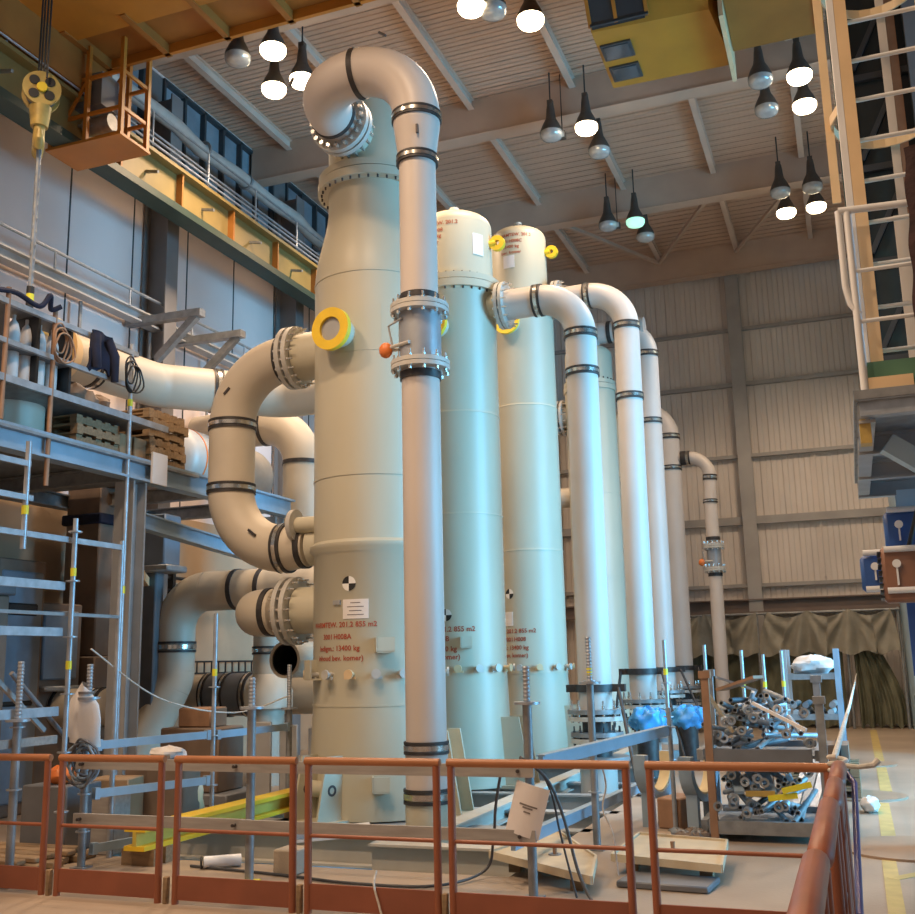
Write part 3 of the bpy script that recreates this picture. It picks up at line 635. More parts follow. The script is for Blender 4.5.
piperun(l4, [(-6.2,13.0,2.82),(-9.42,13.0,2.82),(-9.42,13.0,1.55),(-9.9,12.6,.2)], .55, .29, PIPE_TAN, 0, 30)
band(l4, (-9.42,13.0,2.02), (0,0,1), .29, .16); thinband(l4, (-8.35,13.0,2.82), (1,0,0), .29, .07); thinband(l4, (-7.9,13.0,2.82), (1,0,0), .29, .07)
l5 = thing('open_pipe', 'short tan pipe with a black open end facing the fence', 'pipe', (-7.4, 12.6, 1.5))
d5 = V((.08,1,0)).normalized(); s5 = V((-6.9,11.85,1.79))
MB().annulus(s5, d5, .2, .235, 1.5, 32).build('pipe_wall', PIPE_TAN, l5); MB().annulus(s5+d5*.02, d5, .185, .2, 1.4, 32).build('dark_lining', BLACK, l5); MB().disc(s5+d5*1.3, d5, .19, .02).build('inner_blank', BLACK, l5)
MB().box((-6.87,12.7,.1),(-6.75,12.8,1.57)).build('prop', GALVD, l5); MB().box((-6.98,12.6,0),(-6.72,12.9,.1)).build('prop_foot', GALVD, l5)
l6 = thing('floor_pipe', 'horizontal tan pipe low behind the front vessel with dark joint bands', 'pipe', (-8.5, 14.2, 1))
piperun(l6, [(-6.0,14.6,1.28),(-10.6,14.6,1.28)], .5, .31, PIPE_TAN, 0, 30); MB().cyl((-9.05,14.6,1.28),(-9.9,14.6,1.28),.335).build('sleeve', MGREY, l6)
for x in (-9.1, -9.5, -9.85): band(l6, (x,14.6,1.28), (1,0,0), .335, .1)
MB().box((-7.6,14.4,0),(-7.4,14.8,1.0)).build('pipe_stand', GALVD, l6); MB().box((-10.3,14.4,0),(-10.1,14.8,1.0)).build('pipe_stand', GALVD, l6)
l7 = thing('floor_pipe', 'dark horizontal pipe at the far left behind the white bag', 'pipe', (-9.5, 11.2, 1))
piperun(l7, [(-8.92,11.2,1.23),(-10.2,11.2,1.23)], .5, .25, PIPE_TAN, 0, 28)
for x in (-9.2, -9.9): band(l7, (x,11.2,1.23), (1,0,0), .25, .13)
MB().box((-9.15,11.05,0),(-8.98,11.35,1.0)).build('pipe_stand', GALVD, l7); MB().box((-10.1,11.05,0),(-9.95,11.35,1.0)).build('pipe_stand', GALVD, l7)
tk = thing('storage_drum', 'large pale blue-grey horizontal drum behind the C-shaped loop', 'tank', (-9.4, 13.5, 4.3))
MB().lathe([(0,0),(.3,.03),(.46,.12),(.5,.25),(.5,2.3),(.46,2.43),(.3,2.52),(0,2.55)], (-9.45,12.6,4.85), (0,1,0), 40).build('drum_body', DUCTM, tk, 50)
for y in (13.2, 14.4): MB().box((-9.75,y-.06,4.3),(-9.15,y+.06,4.55)).build('drum_saddle', GALVD, tk)
MB().annulus((-9.45,13.0,4.85),(0,1,0),.49,.506,.03).build('orange_line', ORANGE, tk)

# ------------------------------------------------------------------ pit beams
def ib(label, p0, p1, w, h, m=BEAM, g=None):
    o = MB().ibeam(p0, p1, w, h, .022).build('pit_beam', m); return tag(o, label, 'beam', g)
ib('cream steel beam across the pit directly in front of the front vessel', (PX0-.1,9.35,-.02+.0),(-4.4,9.35,-.02), .24, .3)
ib('beige beam across the pit under the foot of the gooseneck riser', (-4.3,9.0,-.02),(PX1+.1,9.0,-.02), .2, .26)
ib('cream beam along the pit just right of the vessels', (-4.02,10.1,.0),(-4.02,20.3,.0), .2, .2)
ib('beam along the pit hidden left of the vessels', (-6.2,9.6,-.15),(-6.2,20.3,-.15), .2, .3)
for y, s in ((10.75,'in front of the front vessel'),(12.05,'behind the front vessel'),(13.55,'in front of the second vessel'),(14.85,'behind the second vessel'),(17.0,'in front of the third vessel'),(18.3,'behind the third vessel')):
    ib('grey cross beam over the pit '+s, (PX0-.1,y,-.13),(PX1+.1,y,-.13), .2, .26, STEEL_G)
for a, b, lb in (((-4.9,8.6,.20),(-4.3,8.95,.23),'short pale channel lying askew at the pit edge'),):
    tag(MB().ibeam(a, b, .14, .1, .02).build('steel_offcut', WHITE), lb, 'beam')

# ------------------------------------------------------------------ front fence
def fence_panel(label, x0, x1, y, toe=True, zt=1.03):
    t = thing('fence_panel', label, 'fence', (x0, y, 0), None)
    r = .027
    for k, x in enumerate((x0+r, x1-r)):
        MB().tube([(x,y,0),(x,y,zt-.02)], r, 12).build('post', RAILB, t)
    MB().tube([(x0,y,zt),(x1,y,zt)], r*1.05, 12).build('top_rail', mat('fence_rail_orange', (.40,.16,.065), .38, 0, .1, 4), t)
    MB().tube([(x0+r,y,.52),(x1-r,y,.52)], .014, 10).build('mid_rail', RAILB, t)
    if toe: MB().box((x0+r,y-.012,.03),(x1-r,y+.006,.2)).build('toe_board', TOE, t)
    return t
FP = ((-7.15,-6.09,'leftmost brown fence panel, cut by the photo edge'),(-5.995,-5.0,'second brown fence panel from the left, below the white bag'),
      (-4.9,-3.86,'third brown fence panel from the left, in front of the yellow beam'),(-3.79,-2.745,'fourth brown fence panel, in front of the gooseneck riser foot'),
      (-2.69,-1.43,'fifth brown fence panel, with the paper notice behind it'),(-1.33,-.2,'rightmost brown panel of the front fence, ending at the rope'))
for x0, x1, lb in FP: fence_panel(lb, x0, x1, 6.82)
for x, lb in ((-6.04,'first gap from the left'),(-4.95,'second gap from the left'),(-3.825,'third gap from the left'),(-2.72,'fourth gap from the left')):
    tag(MB().cbox((x-.018,6.79,0),(x+.018,6.84,.19),.006).build('wooden_wedge', WOOD), 'small wooden wedge in the fence, %s' % lb, 'wedge')
def fence_side(label, y0, y1, x):
    t = thing('fence_panel', label, 'fence', (x, y0, 0), None); r = .03
    for y in (y0+r, y1-r): MB().tube([(x,y,0),(x,y,1.0)], r, 12).build('post', RAILB, t)
    MB().tube([(x,y0,1.03),(x,y0+.02,1.04),(x,y1-.02,1.04),(x,y1,1.03)], [r*1.1,r*1.5,r*1.5,r*1.1], 14).build('top_rail', RAILB, t)
    MB().tube([(x,y0+r,.52),(x,y1-r,.52)], .016, 10).build('mid_rail', RAILB, t)
    MB().box((x-.012,y0+r,.03),(x+.012,y1-r,.2)).build('toe_board', TOE, t); return t
for y0, y1, x, lb in ((5.92,6.74,-.16,'farthest brown panel of the right-hand fence, next to the roped corner'),(5.1,5.88,-.165,'second brown panel of the right-hand fence from the rope'),
                      (3.78,5.05,-.175,'third brown panel of the right-hand fence from the rope'),(2.35,3.72,-.185,'nearest brown panel of the right-hand fence')):
    fence_side(lb, y0, y1, x)
rp = thing('white_rope', 'white rope knotted round the fence corner and stretched back towards the olive tarpaulin', 'rope', (-.18, 6.8, 1.0))
MB().tube([(-.19,6.83,1.07),(-.16,8.0,1.13),(-.12,12,1.17),(-.08,20,1.2),(-.05,26.2,1.25)], [.022,.019,.016,.013,.012], 8).build('rope_line', ROPE, rp)
MB().tube([V((-.165+.05*math.cos(a),6.8+.05*math.sin(a),1.0+.006*a)) for a in [k*.4 for k in range(44)]], .014, 8).build('knot', ROPE, rp)
MB().tube([(-.13,6.76,1.05),(-.05,6.74,1.045),(.03,6.76,1.055),(.06,6.78,1.08)], [.016,.014,.017,.022], 8).build('loose_end', ROPE, rp)
tag(MB().tube([(-.12,6.62,1.02),(-.08,6.5,.98),(-.085,5.8,.78),(-.09,5.0,.58),(-.09,4.2,.50),(-.09,3.4,.46),(-.09,2.4,.44)], .017, 10).build('blue_hose', PURPLE), 'violet-blue hose hanging along the outside of the right-hand fence', 'hose')
tag(MB().blob((-.01,12.6,.085),.1,.15,.085,10,.18,4).build('white_sack', PLASTIC), 'small white sack on the floor right of the roped fence corner', 'sack')

# ------------------------------------------------------------------ aisle floor marks
tag(MB().box((.04,6.2,0),(.15,9.9,.003)).build('floor_stripe', STRIPE), 'nearest length of faded yellow aisle stripe', 'floor marking')
tag(MB().box((.06,10.9,0),(.19,13.4,.003)).build('floor_stripe', STRIPE), 'middle length of faded yellow aisle stripe between two floor discs', 'floor marking')
tag(MB().box((.12,14.5,0),(.26,25.8,.003)).build('floor_stripe', STRIPE), 'farthest length of faded yellow aisle stripe running to the tarpaulin', 'floor marking')
sd = MB(); sd.beam((.1,9.0,.0025),(.9,10.0,.0025),.1,.003); tag(sd.build('floor_stripe', STRIPE), 'slanting faded yellow stripe in front of the nearest floor disc', 'floor marking')
for (x, y, r, lb) in ((.32,10.35,.62,'nearest round brown floor disc beside the fence'),(-.08,13.95,.5,'middle round brown floor disc on the aisle'),(-.05,17.9,.48,'farthest round brown floor disc on the aisle')):
    tag(MB().disc((x,y,0),(0,0,1),r,.02,48).build('floor_disc', PATCH), lb, 'floor cover')

# ------------------------------------------------------------------ scaffold tubes behind the fence
def standard(label, x, y, z1, z0=0, r=.024, ros=(), jack=None, tags=(), m=GALV, group=None, foot=True):
    t = thing('scaffold_standard', label, 'scaffold tube', (x, y, z0), group)
    MB().tube([(x,y,z0),(x,y,z1)], r, 12).build('tube', m, t)
    if foot: MB().box((x-.07,y-.07,z0),(x+.07,y+.07,z0+.012)).build('foot_plate', TAG if foot == 'y' else GALVD, t)
    for z in ros:
        MB().disc((x,y,z),(0,0,1),.062,.012,16).build('rosette', GALV, t)
    if jack:
        za, zb = jack; MB().tube([(x,y,za),(x,y,zb)], r*1.5, 12).build('collar_tube', GALVD, t)
        MB().disc((x,y,zb),(0,0,1),.10,.02,20).build('jack_nut', GALV, t)
        pr = []; k = 0; z = zb+.02
        while z < z1: pr += [(r*1.05,z),(r*1.25,z+.012),(r*1.05,z+.024)]; z += .03
        if pr: MB().lathe(pr,(x,y,0),n=10).build('jack_thread', GALV, t)
    for z in tags: 
        o = MB().annulus((x,y,z),(0,0,1),r*.9,r+.003,.075,14).build('yellow_tag', TAG, t); o['label'] = 'yellow sticker'
    return t
standard('upright scaffold tube with round collar just behind the third fence panel', -4.76, 7.65, 1.62, ros=(.4,.9), jack=(.0,1.36), tags=(1.12,), foot='y')
standard('upright scaffold tube with threaded top behind the fifth fence panel, carrying the paper notice', -2.37, 7.68, 1.66, ros=(.42,.95), jack=(0,1.38))
standard('tall upright scaffold tube left of the front vessel foot', -6.42, 9.57, 2.28, ros=(.5,1.0,1.5), tags=(1.62,))
standard('upright scaffold tube right beside the front vessel, before the floor pipe', -6.42, 11.15, 1.72, ros=(1.0,), jack=(0,1.2))
standard('thick upright scaffold tube under the white bag', -6.57, 7.8, 1.76, ros=(.3,.62), jack=(0,1.45))
standard('tall upright scaffold tube with yellow and orange stickers at the left', -6.6, 7.55, 3.08, ros=(.5,1.0,1.5,2.0,2.5,2.95), tags=(1.72,2.55))
standard('short upright scaffold tube at the left photo edge', -6.6, 6.98, 1.78, ros=(.75,1.25), jack=(0,1.3))
standard('upright scaffold tube with yellow sticker right of the pit before the first riser', -2.37, 9.7, 1.9, ros=(.5,1.5), jack=(0,1.48), tags=(1.56,))
standard('upright scaffold tube with yellow sticker beside the pipe cradle', -2.2, 12.9, 1.92, ros=(.5,1.0,1.4), tags=(1.5,))
for x, y, z, lb in ((-1.865,14,1.86,'leftmost'),(-1.4,14,1.78,'second from the left'),(-1.15,14.2,1.72,'third from the left'),(-.93,14.4,1.76,'rightmost')):
    standard('thin scaffold tube standing before the olive tarpaulin, %s of four' % lb, x, y, z, r=.022, ros=(1.0,), tags=(1.3,))
for z, lb, ya in ((.905,'upper grey guard plank running behind the front fence',7.6),(.445,'lower grey guard plank running behind the front fence',7.6)):
    t = thing('guard_plank', lb, 'plank', (-4.5, ya, z))
    for a, b in ((-6.5,-4.72),(-4.8,-2.3)):
        MB().beam((a,ya-.0-(.03 if a>-6 else 0),z),(b,ya-(.03 if a>-6 else 0),z),.03,.09).build('board', PLANK, t)
    for x in (-6.42,-4.86,-2.42): MB().cyl((x,ya-.06,z),(x,ya+.02,z),.014,None,8).build('bolt', BOLTD, t)
for (p0, p1, lb) in (((-6.52,7.86,1.04),(-6.42,9.5,1.02),'upper blue-grey scaffold rail left, running back from the bag'),((-6.42,9.62,1.01),(-6.4,11.1,1.0),'upper blue-grey scaffold rail continuing to the front vessel'),
                     ((-6.52,7.86,.62),(-6.42,9.5,.56),'middle blue-grey scaffold rail left, above the yellow beam'),((-6.52,7.86,.15),(-6.42,9.5,.09),'lowest blue-grey scaffold rail left, below the yellow beam')):
    b = MB().beam(p0, p1, .035, .075); b.beam(p0, V(p0)+(V(p1)-V(p0)).normalized()*.06, .05, .1); b.beam(p1, V(p1)-(V(p1)-V(p0)).normalized()*.06, .05, .1); tag(b.build('scaffold_rail', BLUEST), lb, 'scaffold rail')
t = thing('yellow_beam', 'long yellow timber formwork beam lying behind the third fence panel', 'beam', (-6.3, 9.5, .2))
MB().box((-6.2,7.9,.30),(-5.98,11.2,.34)).build('upper_flange', YELLOW, t); MB().box((-6.2,7.9,.14),(-5.98,11.2,.18)).build('lower_flange', YELLOW, t); MB().box((-6.11,7.9,.18),(-6.07,11.2,.30)).build('web', mat('beam_yellow_web', (.60,.46,.08), .6, 0, .1, 4), t)
for y in (8.05, 8.22, 10.9): tag(MB().box((-6.3,y-.05,0),(-5.95,y+.05,.139)).build('timber_block', WOOD), 'timber block under the yellow beam, %s' % {8.05:'nearest',8.22:'middle',10.9:'farthest'}[y], 'timber')
for p0, p1, lb in (((-2.3,7.75,.95),(-1.88,10.9,.97),'upper blue-grey scaffold rail right of the pit, running back to the blue wraps'),((-2.62,8.0,.31),(-2.33,12.3,.31),'lower blue-grey scaffold rail right of the pit')):
    b = MB().beam(p0, p1, .04, .09); b.beam(V(p0)+V((0,0,.05)), V(p1)+V((0,0,.05)), .07, .012); tag(b.build('scaffold_rail', BLUEST), lb, 'scaffold rail')
standard('short grey scaffold tube holding the upper rail by the pipe cradle', -1.86, 10.95, 1.2, ros=(1.0,), foot=True)

# paper notice
t = thing('paper_notice', 'crooked white paper notice hanging on the scaffold tube behind the fifth fence panel', 'notice', (-2.42, 7.6, .6))
ca, sa = math.cos(-.28), math.sin(-.28)
def PN(u, v, off=0): a = (u-.5)*.26; b = (v-.5)*.37; return (-2.36+a*ca-b*sa, 7.58-.03*math.sin(u*3)-off, .63+a*sa+b*ca)
MB().sheet(lambda u, v: PN(u, v), 8, 3, .003).build('sheet', PAPER, t)
for u0, u1, v in ((.25,.78,.58),(.36,.66,.53),(.42,.62,.45)):
    MB().sheet(lambda u, w: PN(u0+(u1-u0)*u, v+.03*w, .004), 4, 1, .002).build('print_line', PRINT, t)
# cables
def cable(label, pts, r=.012, m=CABLE, name='cable'):
    P = [V(p) for p in pts]; out = []
    for i in range(len(P)-1):
        a, b, c, d = P[max(i-1,0)], P[i], P[i+1], P[min(i+2,len(P)-1)]
        for k in range(8):
            s = k/8; out.append(.5*((2*b)+(c-a)*s+(2*a-5*b+4*c-d)*s*s+(3*b-a-3*c+d)*s**3))
    out.append(P[-1]); return tag(MB().tube(out, r, 8).build(name, m), label, 'cable')
cable('dark cable along the floor before the pit, climbing to the guard plank', [(-5.6,8.05,.015),(-4.6,7.9,.015),(-3.9,7.75,.015),(-3.2,7.8,.02),(-2.95,8.25,.06),(-2.85,8.2,.3),(-2.72,7.9,.6),(-2.6,7.7,.88),(-2.55,7.66,.97)])
cable('dark cable looping from the notice tube down to the floor', [(-2.42,7.62,1.0),(-2.3,7.6,.93),(-2.2,7.65,.8),(-2.12,7.7,.55),(-2.0,7.6,.2),(-1.85,7.45,.015),(-1.7,7.2,.015)])
cable('second thin dark cable looping beside the notice tube', [(-2.42,7.6,.99),(-2.27,7.62,.9),(-2.2,7.68,.72),(-2.16,7.72,.45),(-2.05,7.7,.015)], .008)
cable('thin pale wire strung across the lower left between scaffold tubes', [(-6.57,7.8,1.9),(-6.9,9.3,1.4),(-6.7,10.4,1.2),(-6.42,11.1,1.35)], .008, ROPE)
cable('thin red and white cord tied to the fence rail right of the notice', [(-1.62,6.83,1.05),(-1.6,6.86,.9),(-1.63,6.87,.75),(-1.57,6.85,.6),(-1.55,6.86,.35)], .006, ROPE, 'cord')
cable('thin white cord hanging on the fence foot by the gooseneck riser', [(-3.25,6.86,.3),(-3.24,6.8,.22),(-3.2,6.79,.1),(-3.17,6.78,.02)], .008, ROPE, 'cord')

# white bag and straps at the left
t = thing('white_bag', 'white plastic bag pulled over the scaffold tube at the left', 'bag', (-6.57, 7.78, 1.1))
mb = MB(); L = []
for i, (z, a, b) in enumerate(((1.58,.03,.03),(1.51,.08,.05),(1.43,.15,.06),(1.3,.19,.07),(1.15,.205,.07),(1.06,.195,.065))):
    L.append([(-6.6+a*math.cos(q)*(1+.1*math.sin(3*q+i)), 7.78+b*math.sin(q)*(1+.15*math.sin(4*q+i)), z-.03*math.cos(q)) for q in [2*PI*k/24 for k in range(24)]])
mb.v = [V(p) for r_ in L for p in r_]; mb.f = [(i*24+k,i*24+(k+1)%24,(i+1)*24+(k+1)%24,(i+1)*24+k) for i in range(5) for k in range(24)]
mb.build('bag_skin', PLASTIC, t); MB().annulus((-6.585,7.78,1.5),(0,0,1),.035,.07,.02,20).build('tie', PRINT, t)
t = thing('strap_bundle', 'tangle of blue-grey straps and hose below the white bag', 'straps', (-6.5, 7.7, .7))
for k in range(7):
    rr = .09+.012*k; MB().tube([(-6.5+rr*math.cos(a+k)*(1+.1*math.sin(2*a)), 7.72+.03*math.sin(3*a+k)-.01*k, .9+rr*1.3*math.sin(a+k)) for a in [2*PI*j/20 for j in range(21)]], .012, 6).build('strap', BLUEST if k % 2 else MGREY, t)

# ------------------------------------------------------------------ clutter at the lower left
rnd = random.Random(3)
def slab(name, lo, hi, m, label, cat, rz=0, g=None):
    o = MB().cbox(lo, hi, min(.012, (hi[2]-lo[2])*.2)).build(name, m); o.rotation_euler = (0,0,rz); return tag(o, label, cat, g)
for k in range(6):
    y = 7.35+.16*k; tag(MB().cbox((-8.0+.05*rnd.random(),y,.0),(-6.75-.1*rnd.random(),y+.13,.06)).build('timber_board', WOOD), 'timber board on the floor in the left corner pile, lower layer', 'board', 'lower boards of the left floor pile')
for k in range(5):
    y = 7.4+.17*k; tag(MB().cbox((-7.9,y,.062),(-6.8-.15*rnd.random(),y+.12,.11)).build('timber_board', CARD if k % 2 else WOOD), 'timber board on top of the left floor pile', 'board', 'upper boards of the left floor pile')
slab('cardboard_box', (-7.5,8.9,0),(-7.05,9.3,.62), CARD, 'open brown cardboard box left of the yellow beam', 'box', .25)
tag(MB().blob((-7.05,9.9,.32),.28,.24,.33,12,.14,2).build('cream_sack', CREAM), 'crumpled cream sack behind the cardboard box', 'sack')
tag(MB().blob((-7.0,9.6,.82),.2,.16,.07,10,.2,8).build('folded_sheet', PAPER), 'crumpled white paper sheets on top of the left clutter', 'paper')
slab('tool_chest', (-7.4,9.4,0),(-6.75,9.85,.74), MUR, 'dark brown steel chest under the white paper sheets', 'chest', .1)
tag(MB().blob((-7.45,8.5,.70),.15,.13,.09,10,.12,5).build('orange_sack', ORANGE), 'orange sack glimpsed behind the leftmost fence panel', 'sack')
slab('grey_crate', (-7.75,8.3,0),(-7.2,8.8,.62), MGREY, 'dark grey crate under the orange sack', 'crate')
slab('grey_carton', (-6.95,8.35,0),(-6.68,8.6,.55), MATS['grey_plank'], 'upright grey carton beside the strap bundle', 'carton')
t = thing('black_socket', 'short white tube with black open end on the floor behind the third fence panel', 'tube', (-5.4,8.1,.05))
MB().cyl((-5.45,8.02,.055),(-5.2,8.22,.055),.05,None,20).build('tube', WHITE, t); MB().annulus((-5.46,8.012,.055),(-.78,-.62,0),.02,.052,.012,20).build('black_rim', BLACK, t)
slab('concrete_block', (-4.72,7.95,0),(-4.5,8.2,.2), CONC, 'small concrete block on the pit edge behind the third fence panel', 'block')
# dark machinery along the left wall
def machine(name, label, parts, cat):
    t = thing(name, label, cat, parts[0][1]); 
    for nm, lo, hi, m in parts: MB().cbox(lo, hi, .02).build(nm, m, t)
    return t
machine('square_duct', 'tall brown square duct with collar behind the left scaffold', [('duct_body',(-10.45,11.75,1.9),(-9.85,12.25,4.3),MUR),('duct_foot',(-10.55,11.65,0),(-9.75,12.35,1.9),MUR),('collar',(-10.5,11.7,3.75),(-9.8,12.3,3.9),NAVY),('upper_cowl',(-10.4,11.8,4.3),(-9.6,12.2,4.75),CARD)], 'duct')
machine('control_cabinet', 'dark grey control cabinet behind the left scaffold rails', [('cabinet_body',(-10.5,9.8,0),(-9.7,10.6,3.1),MUR),('door_panel',(-9.72,9.85,.15),(-9.68,10.55,2.95),MBLUE),('vent_slot',(-9.69,9.95,2.4),(-9.66,10.45,2.55),BLACK),('vent_slot',(-9.69,9.95,1.3),(-9.66,10.45,1.36),BLACK)], 'cabinet')
machine('machine_housing', 'brown machine housing with blue-grey panel left of the steel column', [('housing',(-10.5,10.7,0),(-9.9,11.55,2.6),MUR),('side_panel',(-9.92,10.8,1.6),(-9.86,11.45,2.5),MBLUE),('ledge',(-9.95,10.7,1.45),(-9.7,11.5,1.52),GALVD)], 'machine')
machine('blue_switch_box', 'pale blue switch box behind the steel column', [('box_body',(-10.0,12.5,3.2),(-9.3,12.9,3.95),MBLUE),('mount',(-9.8,12.6,0),(-9.5,12.8,3.2),MGREY),('shelf',(-10.1,12.45,3.1),(-9.2,12.95,3.2),GALVD)], 'box')
machine('tan_machine', 'wide tan machine casing low at the far left', [('casing',(-10.4,8.6,0),(-9.3,9.6,2.6),MUR),('lid',(-10.45,8.55,2.6),(-9.25,9.65,2.72),MGREY)], 'machine')

# ------------------------------------------------------------------ steel platform at the left
pf = thing('steel_platform', 'grey steel platform on a broad column at the left, loaded with pallets', 'platform', (-8.4, 10.5, 0))
o = MB().ibeam((-8.2,6.6,4.15),(-8.2,14.2,4.15),.2,.28,.03).build('edge_beam', BLUEST, pf); o['label'] = 'pale blue-grey edge beam'
MB().ibeam((-8.3,10.45,0),(-8.3,10.45,4.0),.28,.26,.03,(0,1,0)).build('column', STEEL_G, pf)
MB().ibeam((-8.4,14.0,0),(-8.4,14.0,4.0),.28,.26,.03,(0,1,0)).build('column', STEEL_G, pf)
MB().box((-8.1,10.56,4.0),(-8.07,10.86,4.4)).build('white_plate', PAPER, pf)
for y in (7.2, 8.8, 10.45, 12.0, 13.6): MB().ibeam((-8.2,y,4.12),(-10.6,y,4.12),.14,.2,.02).build('cross_beam', GALVD, pf)
MB().box((-10.6,6.6,4.23),(-8.1,11.6,4.29)).build('deck', GALVD, pf)
MB().ibeam((-10.5,6.6,4.1),(-10.5,14.2,4.1),.2,.2,.02).build('rear_beam', GALVD, pf)
MB().ibeam((-8.3,10.6,3.55),(-8.3,14.0,3.3),.16,.2,.02).build('lower_beam', BLUEST, pf)
MB().beam((-8.3,10.6,2.9),(-10.4,13.6,3.0),.14,.12).build('lower_tie', CREAM, pf)
# upper scaffold deck
sc = thing('scaffold_deck', 'scaffold deck with guard rails above the steel platform, clothes hanging on it', 'scaffold', (-8.2, 9, 4.3))
for y, z0, z1, m in ((8.1,4.3,5.75,RACKBR),(8.8,3.7,5.75,RACKBR),(10.15,.0,5.7,GALV)): MB().tube([(-8.13,y,z0),(-8.13,y,z1)], .028, 12).build('standard', m, sc)
for y in (8.1, 8.8, 10.15): MB().tube([(-9.8,y,4.3),(-9.8,y,5.75)], .028, 12).build('standard', GALVD, sc)
for z, h in ((5.59,.06),(5.155,.055),(4.755,.08)): MB().beam((-8.13,6.6,z),(-8.13,10.25 if z > 5 else 10.9,z),.05,h).build('ledger', GALV, sc)
MB().box((-9.8,6.6,4.72),(-8.18,10.6,4.76)).build('deck_boards', GALVD, sc)
for z in (5.59, 5.155): MB().beam((-9.8,6.6,z),(-9.8,10.25,z),.05,.05).build('rear_ledger', GALVD, sc)
MB().annulus((-8.13,10.15,4.9),(0,0,1),.027,.032,.09,14).build('yellow_tag', TAG, sc); MB().annulus((-8.13,10.15,2.6),(0,0,1),.027,.032,.09,14).build('yellow_tag', TAG, sc)
t = thing('dark_jacket', 'dark navy jacket hanging over the scaffold guard rail', 'jacket', (-8.1, 9.5, 5.3))
MB().sheet(lambda u, v: (-8.09+.03*math.sin(6*u+3*v)+.05*(1-v), 9.32+.36*u+.02*math.sin(9*v), 5.64-(.46+.05*math.sin(7*u))*v), 10, 8, .03).build('body', NAVY, t)
MB().tube([(-8.06,9.4,5.6),(-8.03,9.36,5.45),(-8.04,9.42,5.2)], [.06,.065,.05], 10).build('sleeve', NAVY, t); MB().tube([(-8.06,9.62,5.58),(-8.03,9.7,5.4),(-8.04,9.74,5.1)], [.06,.065,.045], 10).build('sleeve', NAVY, t)
for (y, z, lb) in ((10.05,5.3,'coil of dark hose hanging on the right end of the scaffold guard rail'),(8.82,5.35,'coil of brown hose hanging on the brown scaffold post')):
    t = thing('hose_coil', lb, 'hose', (-8.08, y, z))
    for k in range(4): MB().tube([(-8.06+.022*k,y+.02*math.sin(5*k)+(.09+.022*k)*math.cos(a)*(1+.12*math.sin(3*a+k)),z-.03*k+(.14+.03*((k*7)%4))*math.sin(a)) for a in [2*PI*j/20 for j in range(21)]], .011, 6).build('loop', BLACK if y > 9 else RACKBR, t)
# rolled sacks / bottles rack
t = thing('bottle_rack', 'rack of pale gas bottles in dark frames at the top left edge', 'rack', (-8.45, 8.4, 4.76))
for y in (7.5, 8.02, 8.54): MB().box((-8.62,y+.7,4.77),(-8.28,y+.73,5.7)).build('frame_post', BLACK, t)
for z in (4.8, 5.2, 5.66): MB().beam((-8.45,8.2,z),(-8.45,9.27,z),.34,.03).build('frame_bar', MGREY, t)
for k in range(5):
    y = 8.32+.2*k
    tag(MB().lathe([(0,0),(.07,.0),(.075,.03),(.075,.6),(.05,.7),(.022,.74),(.022,.8),(0,.8)],(-8.45,y,4.82),n=20).build('gas_bottle', PLASTIC), 'pale upright gas bottle in the rack at the top left edge', 'bottle', 'bottles in the left rack')
cable('blue and black straps thrown over the top left rail', [(-8.1,7.9,5.66),(-8.12,8.2,5.72),(-8.08,8.5,5.66),(-8.05,8.62,5.82),(-8.12,8.72,5.7),(-8.05,8.8,5.75)], .03, NAVY, 'strap')
t = thing('round_drum', 'pale beige cylindrical drum hanging below the platform edge at the far left', 'drum', (-8.75, 8.9, 3.7))
MB().lathe([(0,0),(.36,.0),(.38,.03),(.38,.85),(.35,.93),(.2,.98),(0,1.0)],(-8.9,9.0,4.3),n=36).build('drum_body', PIPE_TAN, t); MB().annulus((-8.9,9.0,5.0),(0,0,1),.37,.395,.04).build('drum_hoop', GALVD, t)
# brown clutter bundles on deck
for k, (y, z, m) in enumerate(((9.55,4.93,MUR),(9.9,4.92,MUR),(10.25,4.96,MUR))):
    tag(MB().blob((-8.55-.1*k,y,z),.22,.17,.165,10,.2,20+k).build('work_bag', m), 'brown %s bag on the scaffold deck below the jacket' % ('left','middle','right')[k], 'bag')
# pallets
def pallet_mesh(t, x0, x1, y0, y1, z, pad=0):
    for j in range(5): yy = y0+(y1-y0-.1)*j/4; MB().box((x0,yy,z+.1),(x1,yy+.1,z+.122)).build('deck_board', WOOD, t)
    for j in range(3): xx = x0+(x1-x0-.1)*j/2; MB().box((xx,y0,z+.022),(xx+.1,y1,z+.1)).build('bearer', WOOD, t)
    for j in range(3): yy = y0+(y1-y0-.1)*j/2; MB().box((x0,yy,z),(x1,yy+.1,z+.022)).build('bottom_board', WOOD, t)
def palletstack(y0, where, nmax):
    base = None
    for k in range(nmax):
        pos = {0: 'lowest', nmax-1: 'topmost'}.get(k, 'number %d from below' % (k+1))
        lb = 'worn wooden pallet in the %s stack on the platform, %s of %d' % (where, pos, nmax)
        if base is None:
            base = thing('wooden_pallet', lb, 'pallet', (-8.7, y0, 4.29), 'pallets in the %s stack' % where); pallet_mesh(base, -9.1, -8.25, y0-.38, y0+.38, 4.292)
        else: dup(base, (-8.7+.03*math.sin(k*2), y0+.02*math.cos(k*3), 4.29+.1235*k), 0, lb)
# the deck reaches y 11.6; shorter scaffold deck above leaves head room
palletstack(9.75, 'left', 3); palletstack(11.1, 'right', 6)
for k in range(2): slab('cardboard_box', (-8.75,10.2+.28*k,4.295),(-8.3,10.44+.28*k,4.6), CARD, '%s brown box between the pallet stacks on the platform' % ('left','right')[k], 'box')
